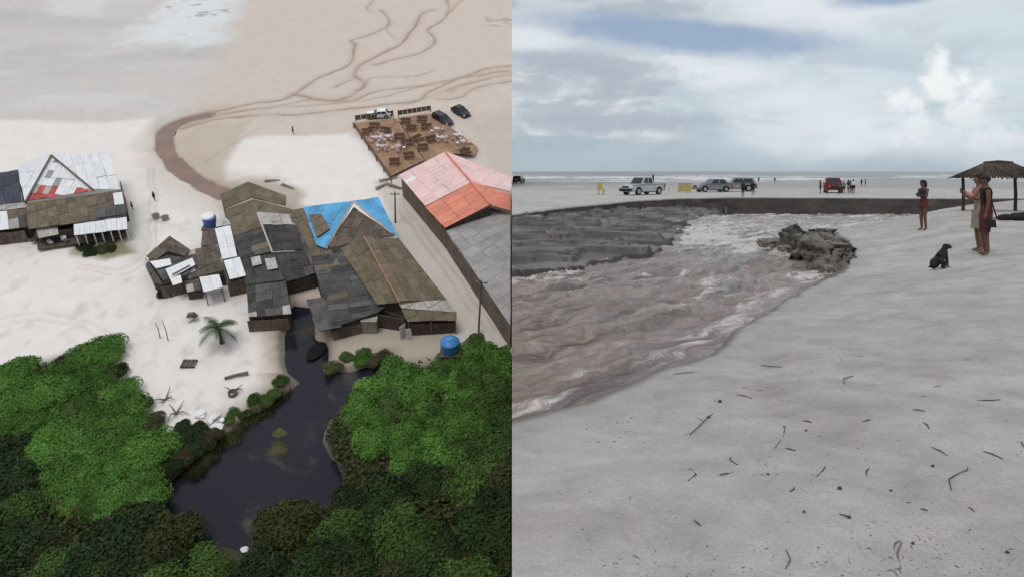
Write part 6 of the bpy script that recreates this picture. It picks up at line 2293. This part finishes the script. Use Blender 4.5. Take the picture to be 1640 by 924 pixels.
# ------------------------------------------------------------------ dog
def dog():
    p = stand(1508, 430)
    k = size_px(p, 389) / 0.50
    o = empty('dog', T(p) @ RZ(R(12)) @ Matrix.Scale(k, 4), 'black dog sitting on the sand, head turned right', 'dog')
    V = [(-.105, 0, .095), (-.075, 0, .165), (-.02, 0, .235), (.035, 0, .295), (.062, 0, .355), (.080, 0, .415), (.125, 0, .430), (.180, 0, .415), (.222, 0, .405)]
    Rr = [.112, .112, .104, .092, .064, .058, .064, .042, .029]
    E = [(i, i + 1) for i in range(8)]
    for s in (-1, 1):
        i = len(V)
        V += [(.055, s * .052, .245), (.078, s * .056, .145), (.088, s * .056, .045), (.128, s * .058, .018)]
        Rr += [.044, .028, .022, .022]
        E += [(3, i), (i, i + 1), (i + 1, i + 2), (i + 2, i + 3)]
        i = len(V)
        V += [(-.07, s * .085, .125), (.0, s * .105, .115), (-.085, s * .105, .035), (.015, s * .105, .018)]
        Rr += [.074, .064, .034, .024]
        E += [(1, i), (i, i + 1), (i + 1, i + 2), (i + 2, i + 3)]
    i = len(V)
    V += [(-.20, .05, .035), (-.19, .11, .025), (-.14, .16, .020)]
    Rr += [.024, .018, .012]
    E += [(0, i), (i, i + 1), (i + 1, i + 2)]
    me = skin_mesh(V, E, Rr, 2)
    fur = mat('black_fur', (0.016, 0.015, 0.016), 0.75, 0.3, 10.0, 0.6, 60)
    me.name = 'body'
    me.materials.clear()
    me.materials.append(fur)
    tan = mat('tan_fur', (0.19, 0.125, 0.08), 0.85, 0.2, 10.0)
    me.materials.append(tan)
    for pl_ in me.polygons:
        c = pl_.center
        pl_.use_smooth = True
        if (c.z < .05 and c.x > .06) or (c.x > .085 and .05 < c.z < .17) or (c.x > .185 and c.z < .405):
            pl_.material_index = 1
    put('body', me, o)
    for s in (-1, 1):
        MB().add([(.070, s * .030, .468), (.118, s * .034, .476), (.075, s * .078, .385), (.075, s * .056, .455), (.110, s * .066, .392)], [(0, 1, 4, 2), (0, 2, 3), (0, 3, 1), (1, 3, 2, 4)]).put('ear', fur, o)
        put('eye', mesh_data('eye', *ellipsoid((.160, s * .030, .445), (.006, .006, .006), 6, 5), M_GLASS, True), o)
    put('nose', mesh_data('nose', *ellipsoid((.238, 0, .409), (.010, .011, .009), 8, 6), C_BLACK, True), o)


dog()


# ------------------------------------------------------------------ thatched shelter on the beach
def shelter():
    p = stand(1599, 339)
    o = empty('thatched_shelter', T(p) @ RZ(R(-8)), 'open thatched shelter on four posts behind the two people', 'shelter')
    k = p.y / F
    w, d = 100 * k, 2.6
    ez = CH - 9 / F * p.y - p.z
    rz = CH + 13 / F * p.y - p.z
    pm = mat('shelter_post', (0.065, 0.050, 0.042), 0.9, 0.3, 4.0, 0.4, 20)
    for sx, sy in ((-1, -1), (1, -1), (-1, 1), (1, 1)):
        x, y = sx * w * 0.40, sy * d * 0.38
        MB().tube([(x, y, -0.5), (x + .03, y, ez * .5), (x, y + .02, ez + 0.12)], [0.085, 0.075, 0.07], 7).put('post', pm, o)
    for s in (-1, 1):
        MB().tube([(-w * .46, s * d * .38, ez + .05), (w * .46, s * d * .38, ez + .05)], 0.05, 6).put('beam', pm, o)
        MB().tube([(s * w * .40, -d * .46, ez + .10), (s * w * .40, d * .46, ez + .10)], 0.045, 6).put('beam', pm, o)
    # hipped thatch laid in courses of straw bundles
    th = mat('old_thatch', (0.095, 0.068, 0.055), 0.95, 0.4, 3.0, 0.8, 30, rnd=0.35)
    roof = MB().add([(-w / 2, -d / 2, ez), (w / 2, -d / 2, ez), (w / 2, d / 2, ez), (-w / 2, d / 2, ez), (-w * .19, 0, rz - .06), (w * .19, 0, rz - .06)],
                    [(0, 1, 5, 4), (1, 2, 5), (2, 3, 4, 5), (3, 0, 4), (3, 2, 1, 0)]).put('roof', th, o)
    rs = random.Random(4)
    for (a, b, c, e, n) in (((-w / 2, -d / 2), (w / 2, -d / 2), (-w * .19, 0), (w * .19, 0), 26), ((w / 2, d / 2), (-w / 2, d / 2), (w * .19, 0), (-w * .19, 0), 26),
                            ((-w / 2, d / 2), (-w / 2, -d / 2), (-w * .19, 0), (-w * .19, 0), 18), ((w / 2, -d / 2), (w / 2, d / 2), (w * .19, 0), (w * .19, 0), 18)):
        A, Bv, Cv, D = Vector((*a, ez)), Vector((*b, ez)), Vector((*c, rz)), Vector((*e, rz))
        for row in range(4):
            m = MB()
            t0, t1 = row / 4 - 0.10, row / 4 + 0.36
            for i in range(n):
                s = (i + rs.random()) / n
                lo, hi = A.lerp(Bv, s), Cv.lerp(D, s)
                p0 = lo.lerp(hi, t0 + rs.uniform(-.07, .03))
                p1 = lo.lerp(hi, min(1, t1))
                sd = (Bv - A).normalized() * rs.uniform(-.06, .06)
                m.tube([p0 + sd + Vector((0, 0, .01)), p0.lerp(p1, .5) + Vector((0, 0, .025)), p1 + Vector((0, 0, .03))], [0.022, 0.04, 0.022], 4)
            x = m.put('thatch_course', th, roof)
            x['kind'] = 'stuff'
    MB().tube([(-w * .22, 0, rz + .02), (0, 0, rz + .05), (w * .22, 0, rz + .02)], [0.06, 0.09, 0.06], 7).put('ridge_bundle', th, o)
    # heap of nets and a pole beside it
    q = stand(1630, 353)
    n_ = empty('net_heap', T(q), 'dark heap of nets on the sand below the thatched shelter', 'nets')
    for i in range(7):
        c = Vector((rs.uniform(-.6, .7), rs.uniform(-.4, .4), rs.uniform(.05, .18)))
        v, f = ellipsoid(c, (rs.uniform(.2, .4), rs.uniform(.2, .35), rs.uniform(.1, .2)), 10, 7, lambda pp, dd: pp * (1 + .35 * noise.noise(dd * 4 + c * 3)))
        put('bundle', mesh_data('bundle', v, f, C_BLACK, True), n_)
    q = stand(1604, 352)
    o = MB().tube([(-1.0, 0, .05), (0, .02, .07), (1.0, .05, .12)], 0.035, 6).put('bamboo_pole', mat('bamboo', (0.25, 0.17, 0.13), 0.8), None, T(q))
    tag(o, 'thin pole lying on the sand left of the net heap', 'pole')


shelter()


# yellow beach furniture by the pickup
def yellow_things():
    o = empty('folding_chair', T(FP(963, 313)) @ RZ(0.4) @ Matrix.Scale(1.15, 4), 'yellow folding chair left of the silver pickup', 'chair')
    MB().box((0, 0, .46), (.50, .48, .05)).put('seat', C_YEL, o)
    MB().box((0, .24, .78), (.50, .05, .55), Matrix.Rotation(-.2, 3, 'X')).put('backrest', C_YEL, o)
    for s in (-1, 1):
        MB().tube([(s * .24, -.24, 0), (s * .24, .24, .5)], .03, 5).put('leg', C_YEL, o)
        MB().tube([(s * .22, .26, 0), (s * .22, -.22, .45)], .03, 5).put('leg', C_YEL, o)
    o = empty('table_stack', T(FP(1097, 309.5)) @ RZ(0.2), 'stack of yellow plastic tables between the pickup and the grey cars', 'table stack')
    for i in range(5):
        t = MB().box((0.03 * (i % 2), 0, .22 + i * .2), (1.05, 1.0, .15)).put('table_top', C_YEL, o)
        for a in (-1, 1):
            for b in (-1, 1):
                MB().tube([(a * .45, b * .42, .20 + i * .2), (a * .5, b * .46, .0 + i * .2)], .03, 5).put('leg', C_YEL, t)
    o = empty('beach_bench', T(FP(1079, 308)), 'pale yellow low bench left of the yellow table stack', 'bench')
    pm = mat('pale_yellow_board', (0.55, 0.50, 0.32), 0.7)
    MB().box((0, 0, .45), (1.3, .4, .06)).put('seat', pm, o)
    for s in (-1, 1):
        MB().box((s * .55, 0, .21), (.08, .36, .44)).put('leg', pm, o)


yellow_things()


# ------------------------------------------------------------------ eroded sand block in the channel
def sand_blocks():
    sm = mat('wet_sand_block', (0.20, 0.178, 0.160), 0.9, 0.3, 2.2, 0.8, 9, dark=(0.12, 0.105, 0.095))

    def lump(name, c, r, seed, label, amp=.34, sub=5, flat=.25, rot=0.0):
        bm = bmesh.new()
        bmesh.ops.create_icosphere(bm, subdivisions=sub, radius=1.0)
        off = Vector((seed * 3.7, seed * 1.9, seed))
        for v in bm.verts:
            d = v.co.copy()
            p = d.copy()
            # blocky: square off the plan, flatten the top, undercut the foot
            m = max(abs(p.x), abs(p.y), 1e-6)
            p.x, p.y = p.x * (0.55 + 0.45 / max(m, .6)) , p.y * (0.55 + 0.45 / max(m, .6))
            p.z = math.copysign(min(abs(p.z) ** .6, .92), p.z)
            n1 = noise.fractal(d * 1.5 + off, 1.0, 2.0, 5) + .45 * (noise.turbulence(d * 2.6 + off, 4, True) - .5)
            lay = noise.noise(Vector((d.x * .8, d.y * .8, d.z * 5.0)) + off)
            vor = noise.voronoi(d * 2.4 + off)[0]
            p *= 1 + amp * n1 + .12 * lay - .12 * max(0, .42 - (vor[1] - vor[0]) * 1.6)
            if p.z < 0:
                p.x *= 1 - .28 * min(1, -p.z * 1.5)
                p.y *= 1 - .28 * min(1, -p.z * 1.5)
            v.co = Vector((p.x * r[0], p.y * r[1], p.z * r[2]))
        me = bpy.data.meshes.new(name)
        bm.to_mesh(me)
        bm.free()
        me.materials.append(sm)
        me.polygons.foreach_set('use_smooth', [True] * len(me.polygons))
        o = put(name, me, None, T(c) @ RZ(rot))
        return tag(o, label, 'sand block', 'eroded sand blocks')
    def at(px, py, lift, up):
        return RPW(px, py, lift) + Vector((0, .35, up))
    lump('sand_block', at(1243, 396, .0, .04), (.44, .60, .24), 5, 'rounded sand boulder standing in the foam, left of the sand ridge', .16, 5, rot=.1)
    lump('sand_block', at(1268, 404, .0, .02), (.30, .40, .16), 2, 'smaller sand boulder between the rounded boulder and the sand ridge', .22, 4, rot=.6)
    lump('sand_clod', at(1338, 458, .0, -.26), (.12, .14, .10), 6, 'small sand clod fallen at the edge of the beach', .25, 4)


sand_blocks()


# ------------------------------------------------------------------ drift litter on the near sand
def litter():
    tm = mat('drift_twig', (0.075, 0.062, 0.055), 0.9, 0.35, 6.0, 0.3, 40)
    tl = mat('pale_twig', (0.15, 0.125, 0.105), 0.9, 0.35, 6.0)
    # pixel ends read off the photograph; the twigs lie on the sand there
    TW = [((1104, 697), (1134, 668), 'forked twig slanting right of the channel bend', 1), ((1241, 718), (1257, 686), 'curved dark twig near the middle of the sand', 0), ((1219, 585), (1253, 588), 'straight twig on the sand near the channel edge', 0),
          ((1352, 615), (1366, 602), 'short slanted twig in the upper middle sand', 0), ((1565, 641), (1602, 640), 'thick straight twig at the right photo edge', 0), ((1462, 656), (1481, 659), 'short flat twig left of the thick straight twig', 0),
          ((1524, 785), (1537, 757), 'bent dark twig low at the right', 0), ((1537, 757), (1550, 748), 'light tip lying beyond the bent dark twig', 0), ((1575, 723), (1606, 735), 'slanted twig below the right photo edge middle', 0), ((1492, 716), (1518, 730), 'pale slanted twig in the right sand', 0),
          ((1102, 770), (1104, 750), 'upright short twig at lower left of the sand', 0), ((1308, 763), (1322, 747), 'short dark twig at the centre of the foreground', 0), ((1443, 912), (1444, 868), 'long pale twig pointing at the viewer at the bottom', 0), ((1112, 834), (1122, 842), 'tiny twig in the lower left sand', 0),
          ((1286, 674), (1300, 677), 'small flat twig above the curved twig', 0), ((1382, 675), (1394, 672), 'small twig at the upper middle right', 0), ((1258, 718), (1275, 722), 'tiny hooked twig beside the curved twig', 0), ((1170, 732), (1180, 744), 'small slanted twig left of centre', 0),
          ((1635, 707), (1640, 716), 'thick dark twig cut by the right photo edge', 0), ((1345, 824), (1361, 830), 'twig with a dark knot in the lower middle', 0), ((1551, 812), (1561, 820), 'pale short twig low at the right', 0), ((1432, 878), (1441, 866), 'dark chip beside the long pale twig', 0),
          ((1078, 599), (1112, 596), 'thin pale twig lying along the channel edge', 0), ((1478, 676), (1488, 687), 'small bent twig below the short flat twig', 0), ((1258, 912), (1259, 880), 'faint upright twig at the bottom middle', 0), ((1474, 815), (1486, 818), 'small dark chip in the lower right', 0),
          ((1180, 632), (1205, 638), 'faint thin twig near the channel edge', 0), ((1388, 762), (1392, 750), 'tiny upright twig at right of centre', 0), ((1152, 761), (1168, 758), 'flat short twig at lower left of the sand', 0), ((1265, 788), (1272, 780), 'tiny slanted twig below centre', 0)]
    rs = random.Random(9)
    for (x0, y0), (x1, y1), lb, fork in TW:
        a, b = stand(x0, y0), stand(x1, y1)
        c = (a + b) / 2
        d = b - a
        sd = Vector((-d.y, d.x, 0)) * rs.uniform(-.14, .14)
        r = min(.0055, .0012 * c.y ** .5 + .0010)
        m = MB().tube([a - c + Vector((0, 0, r)), sd + Vector((0, 0, r * 2.0)), b - c + Vector((0, 0, r))], [r * .7, r * 1.15, r * .75], 6)
        if fork:
            m.tube([b - c + Vector((0, 0, r)), b - c + d * .12 + Vector((.03, 0, .02))], [r, r * .5], 5)
            m.tube([d * .25 + Vector((0, 0, r)), d * .3 + Vector((-.06, .03, .02))], [r * .8, r * .4], 5)
        o = m.put('twig', tl if 'pale' in lb or 'faint' in lb or 'light' in lb else tm, None, T(c))
        tag(o, lb, 'twig', 'drift twigs on the sand')
    # dark knots and seed pods big enough to pick out
    KN = [(1230, 760, .016, 'dark seed pod alone below the centre of the sand'), (1345, 783, .022, 'largest dark seed pod in the lower middle'), (1360, 829, .018, 'dark knot beside the lower middle twig'), (1256, 684, .016, 'dark seed pod at the tip of the curved twig'),
          (1291, 690, .016, 'dark seed pod right of the curved twig'), (1153, 644, .030, 'dark scrap of weed near the channel bend'), (1427, 786, .014, 'small dark pod right of the lower middle'), (1135, 669, .024, 'dark lump at the end of the forked twig'),
          (1462, 871, .016, 'dark pod beside the long pale twig'), (1613, 885, .016, 'dark pod in the lower right corner'), (1288, 820, .014, 'small dark pod at lower centre'), (1494, 747, .018, 'dark pod among specks at the right')]
    for k, (x, y, r, lb) in enumerate(KN):
        r *= .62
        p = stand(x, y)
        v, f = ellipsoid((0, 0, r * .6), (r, r * .85, r * .7), 10, 7, lambda pp, dd: pp * (1 + .35 * noise.noise(dd * 3 + Vector((k * 5.0, 0, 0)))))
        o = put('seed_pod', mesh_data('seed_pod', v, f, tm, True), None, T(p))
        tag(o, lb, 'seed pod', 'dark pods on the sand')
    # uncountable crumbs of bark and weed
    m = MB()
    cand = np.array([(rs.uniform(880, 1640), 520 + 410 * rs.random() ** 0.75) for _ in range(9000)])
    Yc = F * CH / (cand[:, 1] - HY)
    Xc = (cand[:, 0] - CX) / F * Yc
    zc, dn, _, _ = shore_height(Xc[None], Yc[None])
    dens = fbm(Xc, Yc, 1.1, 3, 90.0)
    keep = 0
    for x, y, z, d_, q in zip(Xc, Yc, zc[0], dn[0], dens):
        if d_ < .5 or rs.random() > np.clip(0.03 + (q - .02) * 1.1, 0.025, 1) * (1.0 if y > 5 else 0.55):
            continue
        p = Vector((x, y, z))
        L = rs.uniform(.002, .006) * (0.5 + .13 * y) * rs.uniform(.5, 1.2)
        a = rs.uniform(0, 6.28)
        thin = rs.random() < .13
        e = Vector((math.cos(a), math.sin(a), 0)) * L * (rs.uniform(4, 9) if thin else rs.uniform(.5, 2.4))
        m.tube([p - e + Vector((0, 0, .001)), p + Vector((0, 0, L * .3)), p + e + Vector((0, 0, .001))], [L * .2, L * .42, L * .15], 4)
    o = m.put('drift_crumbs', tm)
    tag(o, 'dark crumbs of bark and weed scattered over the grey sand', None, None, 'stuff')


litter()


bpy.data.scenes.remove(TMP)
for m_ in SKINS.values():
    bpy.data.meshes.remove(m_)
